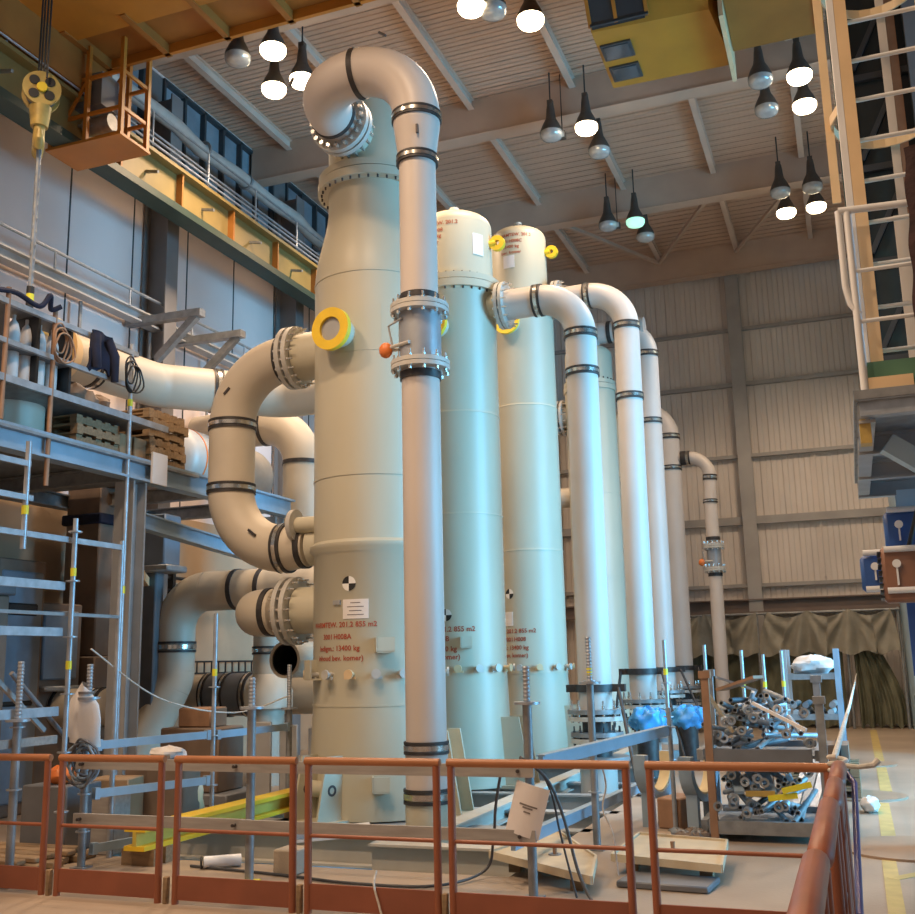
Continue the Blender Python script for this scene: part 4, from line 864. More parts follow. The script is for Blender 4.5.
# near scaffold frame at the left
ns = thing('scaffold_bay', 'near grey scaffold frame of horizontal rails at the left photo edge', 'scaffold', (-6.65, 7, 0))
for (y0, y1, z, h, m) in ((5.9,8.3,2.885,.05,GALV),(5.9,7.5,2.46,.075,GALV),(5.9,8.3,2.21,.03,GALVD),(5.9,7.5,2.05,.075,GALV),(5.9,7.5,1.36,.08,GALV),(5.9,7.5,1.12,.07,PLANK),(5.9,7.0,3.5,.05,GALV),(5.9,7.05,3.2,.05,GALV)):
    MB().beam((-6.66,y0,z),(-6.66,y1,z),.04,h).build('ledger', m, ns)
MB().tube([(-6.66,6.98,2.75),(-6.66,6.98,3.7)], .026, 12).build('standard', GALV, ns); MB().tube([(-6.66,6.0,0),(-6.66,6.0,3.75)], .026, 12).build('standard', GALV, ns)
MB().tube([(-6.66,8.28,0),(-6.66,8.28,2.95)], .026, 12).build('standard', GALV, ns)
MB().annulus((-6.66,6.98,3.05),(0,0,1),.025,.03,.08,14).build('yellow_tag', TAG, ns)
MB().beam((-6.7,6.1,2.2),(-6.7,7.4,1.2),.03,.04).build('diagonal', GALVD, ns); MB().tube([(-6.72,7.0,1.7),(-6.72,7.9,.95)], .022, 10).build('diagonal', MGREY, ns)

# ------------------------------------------------------------------ cradles, wraps, trays, stillages on the right
t = thing('pipe_cradle', 'steel pipe cradle with two upright U-shaped saddles lined in pale yellow', 'cradle', (-1.85, 11.2, 0))
MB().cbox((-2.0,10.98,0),(-1.74,11.46,.3), .015).build('base_box', RACKBR, t)
for x in (-2.12, -1.62):
    a = [PI+PI*k/16 for k in range(17)]; yc, zc = 11.22, .60
    def U(r, x=x): return [V((x, yc+r*math.cos(q), zc+r*math.sin(q))) for q in a]
    out = [V((x,yc-.34,zc+.12))]+U(.34)+[V((x,yc+.34,zc+.12))]; inn = [V((x,yc-.27,zc+.12))]+U(.27)+[V((x,yc+.27,zc+.12))]
    m = MB(); nn = len(out); w = V((.07,0,0))
    m.add([p-w for p in out]+[p+w for p in out]+[p-w for p in inn]+[p+w for p in inn], [f for i in range(nn-1) for f in ((i,i+1,nn+i+1,nn+i),(2*nn+i,3*nn+i,3*nn+i+1,2*nn+i+1),(i,2*nn+i,2*nn+i+1,i+1),(nn+i,nn+i+1,3*nn+i+1,3*nn+i))]+[(0,nn,3*nn,2*nn),(nn-1,3*nn-1,4*nn-1,2*nn-1)])
    s_ = m.build('saddle', BLUEST, t)
    m = MB(); i1 = inn; i2 = [V((x,yc-.25,zc+.12))]+U(.25)+[V((x,yc+.25,zc+.12))]; w = V((.06,0,0))
    m.add([p-w for p in i1]+[p+w for p in i1]+[p-w for p in i2]+[p+w for p in i2], [f for i in range(nn-1) for f in ((i,i+1,nn+i+1,nn+i),(2*nn+i,3*nn+i,3*nn+i+1,2*nn+i+1),(i,2*nn+i,2*nn+i+1,i+1),(nn+i,nn+i+1,3*nn+i+1,3*nn+i))]+[(0,nn,3*nn,2*nn),(nn-1,3*nn-1,4*nn-1,2*nn-1)])
    o = m.build('lining', mat('lining_cream', (.72,.58,.34), .6, 0, .1, 5), s_); o['label'] = 'pale yellow saddle lining'
    MB().box((x-.06,11.0,.0),(x+.06,11.06,.36)).build('saddle_leg', BLUEST, t); MB().box((x-.06,11.4,.0),(x+.06,11.46,.36)).build('saddle_leg', BLUEST, t)
t.rotation_euler = (0, 0, -.28)
for (x, y, z, sd, lb) in ((-2.98,15.6,.6,3,'crumpled bright blue plastic wrap beside the flange of the second upright pipe'),(-2.62,17.1,.55,11,'crumpled bright blue plastic wrap beside the upright pipes, right one')):
    t = thing('blue_wrap', lb, 'plastic wrap', (x, y, 0))
    MB().blob((x,y,z+.2),.24,.22,.19,18,.2,sd).build('wrap', BLUEWRAP, t); MB().blob((x+.18,y+.02,z+.22),.12,.12,.15,12,.22,sd+1).build('wrap_fold', BLUEWRAP, t)
    MB().cyl((x,y,0),(x,y,z+.1),.16).build('wrapped_stub', DARK, t)
def tray(label, C, z0, z1, loc):
    t = thing('steel_tray', label, 'tray', loc); P = [V((x,y,z)) for x, y, z in C]; c = sum(P, V())/4
    def q(a, b): return P[0]*(1-a)*(1-b)+P[1]*a*(1-b)+P[2]*a*b+P[3]*(1-a)*b
    M_ = mat('tray_cream', (.58,.50,.36), .5, 0, .12, 3, dirt=(.38,.27,.15), dscale=2.2, damt=.7)
    MB().sheet(lambda u, v: q(u, v), 2, 2, .012).build('tray_plate', M_, t)
    for i in range(4):
        a, b = P[i], P[(i+1)%4]; MB().beam(a+V((0,0,.0)), b+V((0,0,.0)), .02, .06).build('rim', M_, t)
    for u, v in ((.15,.2),(.85,.2),(.15,.8),(.85,.8)):
        p = q(u, v); MB().box((p.x-.05,p.y-.05,0),(p.x+.05,p.y+.05,p.z-.014)).build('support_block', WOOD, t)
    p = q(.5,.45); MB().cyl(p, p+V((0,0,.08)), .015, .02, 12).build('stub', RACKBR, t); MB().annulus(p+V((0,0,.0)),(0,0,1),.03,.055,.02,16).build('stub_ring', GALVD, t)
    return t
tray('dirty cream steel tray lying tilted on the floor by the pit, left of two', ((-2.99,8.5,.14),(-1.96,7.8,.12),(-2.08,8.45,.15),(-2.7,9.5,.18)), 0, 0, (-2.4,8.8,0))
tray('cream steel tray with raised rim on the floor by the stillage, right of two', ((-2.0,8.66,.13),(-1.1,8.4,.13),(-1.16,9.3,.17),(-1.94,9.5,.17)), 0, 0, (-1.55,9.1,0))
slab('dark_patch', (-1.85,8.15,0),(-1.15,8.55,.05), MGREY, 'flat dark patch on the floor under the right tray edge', 'sheet', -.1)  # thin dark slab lying on the floor at the tray edge
# two-tier stillage with loose scaffold tubes
t = thing('stillage', 'two-tier steel stillage full of loose scaffold tubes behind the rightmost fence panel', 'stillage', (-.93, 10.9, 0))
for (x, y, z, m) in ((-1.4,10.4,1.5,RACKBR),(-1.5,11.5,1.5,GALVD),(-.37,10.4,1.25,GALVD),(-.42,11.5,1.42,GALVD)):
    p_ = MB().box((x-.036,y-.036,0),(x+.036,y+.036,z)).build('corner_post', m, t)
    MB().box((x-.055,y-.05,z),(x+.055,y+.05,z+.07)).build('post_cup', m, p_)
for z in (.13, .78):
    for y in (10.4, 11.5): MB().box((-1.45,y-.03,z-.06),(-.47,y+.03,z+.06)).build('side_beam', MGREY if z > .5 else GALVD, t)
    for x in (-1.5, -.42): MB().box((x-.03,10.44,z-.05),(x+.03,11.46,z+.05)).build('end_beam', GALVD, t)
    MB().box((-1.47,10.42,z-.02),(-.45,11.48,z)).build('tier_floor', GALVD, t)
def loose(label, group, n_, x0, x1, y, z0, z1, seed, mats, Lr, tilt):
    r_ = random.Random(seed)
    for k in range(n_):
        f = k/(n_-1); z = z0+(z1-z0)*f; sp = 1-.45*f; x = (x0+x1)/2+(r_.random()-.5)*(x1-x0)*sp
        l = r_.uniform(*Lr); az = r_.uniform(-tilt, tilt)+PI/2; el = r_.uniform(-.25,.25); d = V((math.cos(az)*math.cos(el), math.sin(az)*math.cos(el), math.sin(el)))*l/2
        c = V((x, y+r_.uniform(-.1,.1), z)); lim = (x1-x0)/2+.15
        m = MB(); a, b = c-d, c+d
        for q in (a, b): q.z = max(q.z, z0)
        u = (b-a).normalized(); m.annulus(a, u, .017, .026, (b-a).length, 12)
        tag(m.build('scaffold_tube', mats[k % len(mats)]), label, 'tube', group)
loose('loose galvanised scaffold tube in the lower tier pile of the stillage', 'tubes in the lower tier', 34, -1.4, -.55, 10.9, .18, .6, 5, (GALV,GALVD,GALV,STEEL_G,GALVD), (.6,1.0), .45)
loose('loose scaffold tube in the upper tier pile of the stillage', 'tubes in the upper tier', 34, -1.4, -.55, 10.95, .83, 1.3, 9, (GALVD,MGREY,GALV,GALVD,STEEL_G), (.5,.95), .6)
def board(p0, p1, w, th, m, name, label, group=None): tag(MB().beam(p0, p1, w, th).build(name, m), label, 'board', group)
board((-1.42,10.55,1.38),(-1.2,10.62,.98), .09, .03, CREAM, 'timber_board', 'cream timber board leaning out of the upper tier at its left')
board((-1.3,10.8,1.38),(-.92,10.65,1.5), .22, .03, RACKBR, 'bent_sheet', 'brown bent sheet on top of the upper tier pile')
board((-1.35,10.9,1.5),(-.98,11.0,1.36), .16, .02, GALVD, 'bent_sheet', 'grey bent sheet on top of the upper tier pile')
board((-.98,10.5,1.26),(-.5,10.3,1.02), .03, .03, PAPER, 'pale_rod', 'pale rod sticking out of the upper tier to the right')
for k, (x, z, m, lb) in enumerate(((-1.15,.62,BLUEST,'left'),(-1.0,.64,BLUEST,'middle'),(-.86,.62,BLUEST,'right'))): board((x,10.42,z-.18),(x-.14,11.0,z+.08), .09, .03, m, 'blue_plank', 'pale blue steel plank across the lower tier tubes, %s of three' % lb)
for k, (x, z, lb) in enumerate(((-.95,.44,'left'),(-.75,.4,'middle'),(-.62,.47,'right'))): board((x-.14,10.36,z),(x+.12,10.4,z+.03*k), .035, .05, TAG if k else HOOK_Y, 'yellow_bar', 'short yellow bar on the front of the lower tier, %s of three' % lb)
# couplers and short pieces around
r_ = random.Random(31)
for k in range(26):
    tier = k % 2; x = r_.uniform(-1.4,-.5); z = (.42 if tier == 0 else 1.02)+r_.uniform(-.15,.22); y = 10.42+r_.uniform(-.02,.12)
    tag(MB().annulus((x,y,z),(r_.uniform(-.5,.5),-1,r_.uniform(-.4,.4)),.024,.045,.06,12).build('tube_coupler', GALV if k % 3 else GALVD), 'loose scaffold coupler on the front of the %s stillage tier' % ('lower','upper')[tier], 'coupler', 'couplers on the %s tier' % ('lower','upper')[tier])
# stacks right of / behind the stillage
for k in range(5):
    x = -.75+.1*k; tag(MB().beam((x-.02,11.8,.06+.02*k),(x+.1,13.0,.5),.08,.04).build('scaffold_plank', GALVD if k % 2 else GALV), 'grey scaffold plank sloping up behind the stillage beside the roped fence corner', 'plank', 'planks behind the rope corner')
t = thing('pallet_load', 'wooden pallet with dark straps behind the stillage, left of the aisle', 'pallet', (-.5, 14.2, 0)); 
for k in range(3): pallet_mesh(t, -.95, -.1, 13.6, 14.6, .13*k)
MB().box((-.85,13.7,.39),(-.2,14.4,.62)).build('load_box', MUR, t); MB().box((-.35,13.55,.39),(-.28,14.5,.64)).build('strap', BLACK, t)
t = thing('rear_stillage', 'tall steel stillage with a white wrapped bundle on top before the olive tarpaulin', 'stillage', (-.6, 15.9, 0))
for x in (-.98,-.28):
    for y in (15.6,16.4): MB().box((x-.035,y-.035,0),(x+.035,y+.035,1.78)).build('corner_post', BLUEST if x > -.5 else STEEL_G, t)
for z in (.25,.85,1.4):
    for y in (15.6,16.4): MB().box((-.98,y-.03,z-.04),(-.28,y+.03,z+.04)).build('shelf_beam', GALVD, t)
    MB().box((-.96,15.6,z-.01),(-.3,16.4,z+.01)).build('shelf', MGREY, t)
r_ = random.Random(4)
for k in range(16):
    x = -.88+.16*(k % 4)+r_.uniform(-.02,.02); z = .31+.1*(k//4) if k < 8 else .91+.1*((k-8)//4)
    tag(MB().tube([(x,15.58,z),(x+.02,16.42,z)], .045, 10).build('grey_cylinder', (GALVD,MGREY,STEEL_G)[k % 3]), 'grey cylinder lying on a shelf of the rear stillage', 'cylinder', 'cylinders in the rear stillage')
tag(MB().blob((-.62,15.95,1.55),.3,.32,.14,14,.16,6).build('white_bundle', PLASTIC), 'white plastic wrapped bundle on top of the rear stillage', 'bundle')
r_ = random.Random(12)
for k in range(16):
    x = -1.75+.04*(k % 8)+r_.uniform(-.03,.03); y = 10.3+r_.uniform(-.1,.25); tag(MB().blob((x,y,.05),.06,.06,.05,7,.2,50+k).build('rubble_piece', MUR if k % 2 else GALVD), 'small brown lump of scrap on the floor left of the stillage foot', 'scrap', 'scrap by the stillage')

# ------------------------------------------------------------------ tarpaulins
def curtain(name, label, x0, x1, z0, z1, y, m, folds, amp, gather=None, seed=1):
    ph = random.Random(seed).uniform(0, 6)
    def f(u, v):
        x = x0+(x1-x0)*u; z = z1+(z0-z1)*v
        if gather: gx, k = gather; x = x+(gx-x)*k*max(0, 1-v*1.2)**1.5
        L_ = abs(x1-x0); np_ = max(1, round(L_/1.15)); ul = u*np_; fr = ul % 1; px = x0+(x1-x0)*round(ul)/np_
        sag = .16*math.sin(PI*fr)*(1-v)
        rad = math.sin(11*math.atan2(x-px, z1+.12-z))*min(1, 2.2*abs(x-px)+.25)
        return (x, y+amp*(.35+.65*v)*(.45*math.sin(folds*2*PI*u+ph)+.3*math.sin(folds*3.3*PI*u+1+2*v)+.9*rad), z-sag+.05*v*math.sin(folds*2*PI*u+ph))
    return tag(MB().sheet(f, 90, 14, .012).build(name, m, None, 80), label, 'tarpaulin')
curtain('tarpaulin', 'dark olive tarpaulin curtain hanging to the floor left of the gap', -4.6, -.32, .03, 1.9, 26.45, TARP, 9, .12, None, 2)
curtain('tarpaulin', 'dark olive tarpaulin curtain gathered at its top, right of the gap', -.05, .98, .05, 2.0, 26.4, TARP, 5, .12, (-.1,.55), 5)
curtain('tarpaulin_flap', 'faded olive tarpaulin flap folded over the rail, left half', -4.7, -2.2, 1.72, 2.74, 26.15, TARP_L, 4, .10, None, 7)
curtain('tarpaulin_flap', 'faded olive tarpaulin flap folded over the rail, right half', -2.18, .95, 1.72, 2.74, 26.15, TARP_L, 5, .11, (-.2,.12), 9)
st = thing('tarpaulin_rail', 'steel rail with posts holding up the olive tarpaulins', 'rail', (-2, 26.6, 0))
MB().tube([(-4.8,26.2,2.7),(1.0,26.2,2.7)], .03, 10).build('rail', GALVD, st)
for x in (-4.7,-2.2,-.2,.98): MB().tube([(x,26.24,0),(x,26.24,2.75)], .035, 10).build('post', GALVD, st)

# ------------------------------------------------------------------ right: mezzanine, ladder, boxes
t = thing('mezzanine_platform', 'grey steel platform with dark green toe board at the right edge', 'platform', (2.0, 9.0, 0))
MB().box((.13,7.0,3.32),(4.5,10.6,3.38)).build('deck', GALVD, t)
MB().ibeam((.16,7.06,3.27),(4.5,7.06,3.27),.1,.12,.02).build('front_beam', GALV, t); MB().ibeam((.2,7.1,3.25),(.2,10.6,3.25),.1,.14,.02).build('side_beam', STEEL_G, t)
o = MB().box((.2,7.08,3.4),(4.5,7.11,3.58)).build('toe_board', mat('toe_green', (.09,.21,.13), .5, 0, .12, 3), t); o['label'] = 'dark green toe board'
for y in (8.2,9.4,10.5): MB().ibeam((.15,y,3.24),(4.5,y,3.24),.1,.16,.02).build('joist', STEEL_G, t)
MB().beam((.34,8.0,3.2),(1.0,8.1,2.72),.12,.14).build('diagonal_bracket', mat('column_daylit_blue', (.46,.62,.74), .5, 0, .08, 2), t)  # daylight on bracket and column put into this lighter blue
MB().ibeam((.72,10.3,0),(.72,10.3,3.16),.5,.36,.03,(0,1,0)).build('column', mat('column_daylit_blue', (.46,.62,.74), .5, 0, .08, 2), t); MB().ibeam((4.2,10.3,0),(4.2,10.3,3.1),.3,.3,.03).build('column', STEEL_G, t); MB().ibeam((4.2,7.3,0),(4.2,7.3,3.1),.3,.3,.03).build('column', STEEL_G, t)
for k in range(6):
    MB().beam((.465,10.1,.45+.16*k),(.465,10.1,.53+.16*k),.03,.05).build('warning_stripe', YELLOW if k % 2 == 0 else BLACK, t)
MB().box((.15,7.12,3.05),(.22,7.25,3.21)).build('end_lamp', HOOK_Y, t); MB().box((.19,7.02,3.38),(.5,7.6,3.46)).build('threshold', CREAM, t)
MB().tube([(.62,9.3,3.0),(.5,9.6,2.6),(.48,9.8,2.2)],.02,8).build('cable_drop', BLACK, t)
ld = thing('caged_ladder', 'tall caged ladder with stile coloured lamp-lit orange and white rungs on the right platform', 'ladder', (.5, 7.2, 3.4))
MB().box((.26,7.14,3.38),(.34,7.3,8.2)).build('stile', CREAM, ld); o = MB().box((.215,7.14,3.38),(.258,7.3,8.2)).build('stile_lit_edge', WHITE, ld); MB().box((.80,7.14,3.38),(.88,7.3,8.2)).build('stile', CREAM, ld)  # warm lamp light painted into the stile face, daylight into its pale edge
for k in range(15): z = 3.68+.305*k; MB().tube([(.33,7.2,z),(.82,7.2,z)], .016, 10).build('rung', WHITE, ld)
for x, y in ((.16,7.5),(.3,7.85),(.62,7.95),(.88,7.6)): MB().box((x-.03,y-.008,4.9 if x != .62 else 3.5),(x+.03,y+.008,8.2)).build('cage_bar', CREAM if x < .4 else PIPE, ld)
for z in (5.5, 6.6, 7.7):
    arc = [(.24,7.2,z)]+[(.55-.38*math.cos(a),7.42+.5*math.sin(a),z) for a in [PI*k/14 for k in range(15)]]+[(.86,7.2,z)]
    m = MB()
    for a, b in zip(arc, arc[1:]): m.beam(a, b, .012, .07)
    m.build('hoop', CREAM, ld)
MB().box((.55,7.9,3.4),(.67,7.93,4.9)).build('cage_bar', PIPE, ld)
gr = thing('guard_rail', 'white tubular guard rail in front of the ladder on the right platform', 'railing', (.2, 7.05, 3.4))
MB().tube([(.15,7.03,4.64),(.6,7.03,4.62),(1.4,7.03,4.62)], .026, 10).build('top_rail', WHITE, gr); MB().tube([(.15,7.03,4.64),(.15,7.03,4.1),(.17,7.03,3.98),(.22,7.03,3.9)], .022, 10).build('bent_end', WHITE, gr)
MB().tube([(.205,7.03,3.38),(.205,7.03,4.62)], .026, 10).build('post', WHITE, gr); MB().tube([(1.3,7.03,3.38),(1.3,7.03,4.62)], .026, 10).build('post', WHITE, gr)
for z in (3.85,4.2): MB().tube([(.22,7.03,z),(1.3,7.03,z)], .015, 8).build('mid_rail', WHITE, gr)
t = thing('dark_cover', 'dark maroon ragged cover hanging over the guard rail at the right photo edge', 'cover', (.7, 6.97, 3.5))
MB().sheet(lambda u, v: (.53+.008*math.sin(23*v)+.06*(1-v)+.5*u, 6.96-.03*math.sin(9*u), 4.98-1.42*v), 12, 40, .04).build('cover', MAROON, t)
# glazed screen behind the ladder
t = thing('glazed_screen', 'dark glazed screen with green post and diagonal bracing behind the ladder', 'screen', (.8, 10.55, 3.4))
MB().box((.3,10.5,3.38),(.48,10.62,10.5)).build('green_post', GREEN_D, t); MB().box((.5,10.55,3.38),(3.5,10.58,10.5)).build('glass', GLASSD, t)
o = MB().box((1.02,10.44,3.38),(1.3,10.56,10.5)).build('grey_post', mat('slate_post', (.20,.24,.28), .5, 0, .1, 2), t)
MB().box((.86,10.46,3.38),(.94,10.54,10.5)).build('brown_post', RACKBR, t)
for z in (4.5,5.5,6.5,7.5,8.5): MB().beam((.48,10.52,z),(1.02,10.52,z),.05,.07).build('transom', FRAMEG, t); MB().beam((.5,10.5,z-.9),(.95,10.5,z),.03,.05).build('diagonal', FRAMEG, t)
# boxes
def lampbox(label, x0, x1, y0, y1, z0, z1, m, tubes, louvre=False):
    t = thing('equipment_box', label, 'box', (x0, y0, z0)); o = MB().cbox((x0,y0,z0),(x1,y1,z1), .03).build('box_body', m, t)
    for z in tubes: MB().tube([(x0+.03,y0-.02,z),(x1+.02,y0-.02,z)], .026, 10).build('edge_tube', WHITE, t)
    k = MB().disc((x0+.12,y0-.005,z0+(z1-z0)*.68),(0,-1,0),.035,.03,16); k.beam((x0+.12,y0-.015,z0+(z1-z0)*.62),(x0+.12,y0-.015,z0+(z1-z0)*.3),.015,.015); k.build('latch', WHITE, t)
    if louvre:
        for j in range(8): z = z0+.05+(z1-z0-.1)*j/7; MB().beam((x0-.012,y0+.02,z),(x0-.012,y1-.02,z-.02),.03,.015).build('louvre', BLACK, t)
    return t
lampbox('large dark blue box with white top tube fixed at the right column', .33,.95,9.9,10.1,2.56,2.94,BLUEBOX,(2.95,))
lampbox('small dark blue box left of the large one, near the right photo edge', .10,.31,9.9,10.1,2.24,2.56,BLUEBOX,(2.58,2.26))
lampbox('brown louvred box with white tubes below the blue boxes', .265,.9,9.55,9.78,2.12,2.6,BROWNBOX,(2.57,2.22), True)
t = thing('box_mount', 'steel arm carrying the boxes on the right column', 'bracket', (.6, 10.1, 2.3))
MB().box((.12,10.1,2.36),(.95,10.13,2.44)).build('arm', GALVD, t); MB().box((.5,9.78,2.3),(.6,10.12,2.38)).build('stub_arm', GALVD, t); MB().box((.45,9.98,1.5),(.52,10.06,2.2)).build('blue_conduit', BLUEBOX, t)

# ------------------------------------------------------------------ cranes
cr = thing('bridge_crane', 'ochre overhead bridge crane at the top left with ribbed underside and access cage', 'crane', (-5, 10, 10.2))
MB().box((-9.9,9.0,10.35),(8.0,10.15,11.6)).build('main_girder', CRANE_B, cr)
MB().box((-9.9,8.9,10.3),(8.0,10.25,10.36)).build('bottom_plate', CRANE_Y, cr)
MB().box((-9.9,10.15,10.42),(8.0,11.0,10.46)).build('walkway', CRANE_B, cr)
MB().box((-9.9,10.96,10.28),(8.0,11.02,10.5)).build('walkway_edge', CRANE_Y, cr)
for k in range(17): MB().beam((-9.4+1.0*k,10.0,10.36),(-9.4+1.0*k,11.05,10.36),.09,.16).build('rib', CRANE_B, cr)
MB().box((-10.15,8.2,9.72),(-9.45,11.1,10.3)).build('end_carriage', CRANE_B, cr)
for y in (8.6, 10.7): MB().disc((-9.9,y,9.84),(1,0,0),.18,.12,24).build('wheel', MGREY, cr)
MB().box((-10.0,10.45,8.86),(-8.72,11.1,8.9)).build('cage_floor', CRANE_Y, cr)
for x, y in ((-9.95,10.5),(-9.35,10.5),(-8.76,10.5),(-9.95,11.05),(-9.1,11.05),(-8.76,11.05)): MB().box((x-.03,y-.03,8.9),(x+.03,y+.03,10.35)).build('cage_post', CRANE_Y, cr)
for z in (9.3, 9.85):
    for a, b in (((-9.95,10.5,z),(-8.76,10.5,z)),((-9.95,11.05,z),(-8.76,11.05,z)),((-8.76,10.5,z),(-8.76,11.05,z)),((-9.95,10.5,z),(-9.95,11.05,z))): MB().beam(a, b, .035, .05).build('cage_rail', CRANE_Y, cr)
MB().beam((-9.95,10.5,8.95),(-9.35,10.5,9.85),.03,.04).build('cage_diagonal', CRANE_Y, cr); MB().beam((-9.1,11.05,10.3),(-9.95,11.05,9.4),.03,.04).build('cage_diagonal', CRANE_Y, cr)
MB().box((-9.7,10.6,9.5),(-9.2,10.95,10.0)).build('motor', MGREY, cr); MB().cyl((-9.6,10.8,9.3),(-9.15,10.8,9.3),.12).build('gearbox', GALVD, cr)
# hook block
hk = thing('hook_block', 'scuffed yellow crane hook block hanging on ropes at the top left', 'hook', (-8.55, 9.0, 7.9))
hx, hy, hz = -8.66, 8.93, 8.62
dn = V((-.72,.70,0)).normalized()*-1
for s in (-1, 1):
    c = V((hx,hy,hz))+dn*.1*s; MB().disc(c-dn*.02, dn, .22, .04, 30).build('cheek_plate', HOOK_Y, hk)
    for k in range(4):
        a = PI/4+PI/2*k; o_ = V((dn.y,-dn.x,0)).normalized()*math.cos(a)*.125+V((0,0,1))*math.sin(a)*.125
        e = MB().disc(c+o_+dn*(.02 if s > 0 else -.032), dn, .06, .012, 14).build('cheek_hole', BLACK, hk)
    MB().disc(c+dn*(.025 if s > 0 else -.055), dn, .06, .03, 16).build('axle_cap', YELLOW, hk)
MB().disc(V((hx,hy,hz))-dn*.07, dn, .18, .14, 26).build('sheave', MGREY, hk)
MB().cyl((hx,hy,hz-.2),(hx,hy,hz-.46),.13,.1,18).build('swivel', HOOK_Y, hk)
for sg in (-1, 1):
    q = V((.72,-.70,0))*sg; b_ = V((hx,hy,hz-.44))
    MB().tube([b_, b_-V((0,0,.16)), b_+q*.05-V((0,0,.27)), b_+q*.13-V((0,0,.31)), b_+q*.19-V((0,0,.25)), b_+q*.2-V((0,0,.15))], [.07,.07,.07,.065,.05,.03], 12).build('hook_prong', HOOK_Y, hk)
for dx in (-.15,-.05,.06,.17): MB().tube([(hx+dx,hy-dx*.6,hz+.1),(hx+dx*1.3,hy-dx*.9,10.33)], .012, 8).build('hoist_rope', BLACK, hk)
sl = thing('chain_sling', 'chain sling hanging from the crane hook with yellow and black end', 'chain', (hx, hy, 5.8))
z = hz-.72; k = 0
ch = MB()
while z > 6.1:
    aa = V((.028,0,0)) if k % 2 else V((0,.028,0)); L_ = [V((hx+.02,hy,z))+aa*math.cos(q)+V((0,0,.055))*math.sin(q) for q in [2*PI*j/8 for j in range(9)]]
    ch.tube(L_, .012, 5); z -= .085; k += 1
o = ch.build('chain', GALVD, sl); o['kind'] = 'stuff'
for j in range(4): MB().cyl((hx+.02,hy,6.12-.09*j),(hx+.02,hy,6.03-.09*j),.045,None,12).build('sleeve_band', TAG if j % 2 else BLACK, sl)
MB().tube([(hx+.02,hy,8.0),(hx+.02,hy,6.1)], .03, 8).build('sling_rope', GALVD, sl); MB().tube([(hx+.02,hy,5.77),(hx+.03,hy+.03,5.62),(hx+.06,hy,5.56),(hx+.1,hy,5.62)],.02,8).build('end_hook', HOOK_Y, sl)
# second crane (cab) top right
cb = thing('crane_cab', 'ochre crane box with dark floor windows under the roof at the top right', 'crane', (-1.8, 13.8, 10.4))
mb = MB()
B = [(-2.72,13.0,10.4),(-2.74,14.55,10.4),(-.93,14.6,10.4),(-1.1,13.1,10.4)]; Tt = [(-2.72,12.2,11.6),(-2.74,14.55,11.6),(-.93,14.6,11.6),(-1.1,12.2,11.6)]
mb.add(B+Tt, [(0,1,2,3),(7,6,5,4),(0,4,5,1),(1,5,6,2),(2,6,7,3),(3,7,4,0)]); mb.build('cab_body', CAB_Y, cb)
for y0, y1 in ((13.35,13.75),(13.95,14.35)):
    f = MB().box((-2.68,y0,10.37),(-2.24,y1,10.41)).build('floor_window', FRAMEG, cb); MB().box((-2.64,y0+.04,10.36),(-2.28,y1-.04,10.375)).build('pane', GLASSD, f)
f = MB(); 
for k in range(3): f.beam((-2.73+.01,12.95-.22*k,10.47+.34*k),(-1.9,12.95-.22*k,10.47+.34*k),.05,.05)
f.build('window_frame', FRAMEG, cb); MB().add([(-2.7,12.98,10.42),(-1.95,12.98,10.42),(-1.95,12.3,11.45),(-2.7,12.3,11.45)],[(0,1,2,3)]).build('front_window', GLASSD, cb)
for x in (-2.72,-2.35,-1.92): MB().beam((x,12.97,10.45),(x,12.25,11.5),.05,.04).build('window_post', CRANE_Y, cb)
MB().box((-.97,13.0,10.2),(-.91,14.75,11.5)).build('edge_plate', CREAM, cb)
cg = thing('crane_girder', 'brown crane girder section next to the ochre crane box at the top right', 'crane', (-.3, 13.6, 10.5))
MB().box((-.9,12.4,10.5),(.3,14.3,11.6)).build('girder_box', CRANE_B, cg); MB().box((-.9,12.3,10.46),(.34,14.36,10.5)).build('bottom_plate', CRANE_B, cg); MB().box((.3,12.3,10.4),(.36,14.2,11.6)).build('side_plate', CRANE_Y, cg)
MB().box((-.4,12.8,11.6),(.0,13.4,12.0)).build('hanger', MGREY, cg); MB().box((-1.9,13.4,11.6),(-1.5,13.9,12.0)).build('hanger', MGREY, cb)

# ------------------------------------------------------------------ lamps
def lamp(label, x, y, state, z=11.1, group=None):
    t = thing('pendant_lamp', label, 'lamp', (x, y, z), group)
    MB().tube([(x,y,z+.62),(x,y,ZC+.0)], .014, 8).build('rod', DARK, t); MB().box((x-.05,y-.05,z+.58),(x+.05,y+.05,z+.68)).build('gear_box', LAMPH, t)
    MB().lathe([(.0,.62),(.06,.61),(.075,.5),(.085,.38),(.10,.30),(.16,.18),(.20,.08),(.205,.04),(.19,.04),(.15,.16),(.08,.28),(0,.30)], (x,y,z), n=28).build('housing', LAMPH, t)
    gm = {'on': LAMPON, 'off': LAMPG, 'green': LAMPGR}[state]
    g = MB().lathe([(.20,.06),(.205,.03),(.20,-.03),(.17,-.075),(.1,-.10),(0,-.105)], (x,y,z), n=28).build('glass_dish', gm, t, 60)
    if state == 'on': g['label'] = 'glowing warm glass dish'
    if state == 'green': g['label'] = 'dim greenish glass dish'
    if state == 'on':
        l = bpy.data.lights.new('bulb_light', 'SPOT'); l.energy = 400; l.color = (1, .72, .48); l.shadow_soft_size = .18; l.spot_size = math.radians(136); l.spot_blend = .6
        o = bpy.data.objects.new('bulb_light', l); COL.objects.link(o); o.parent = t; o.location = (0, 0, -.3)
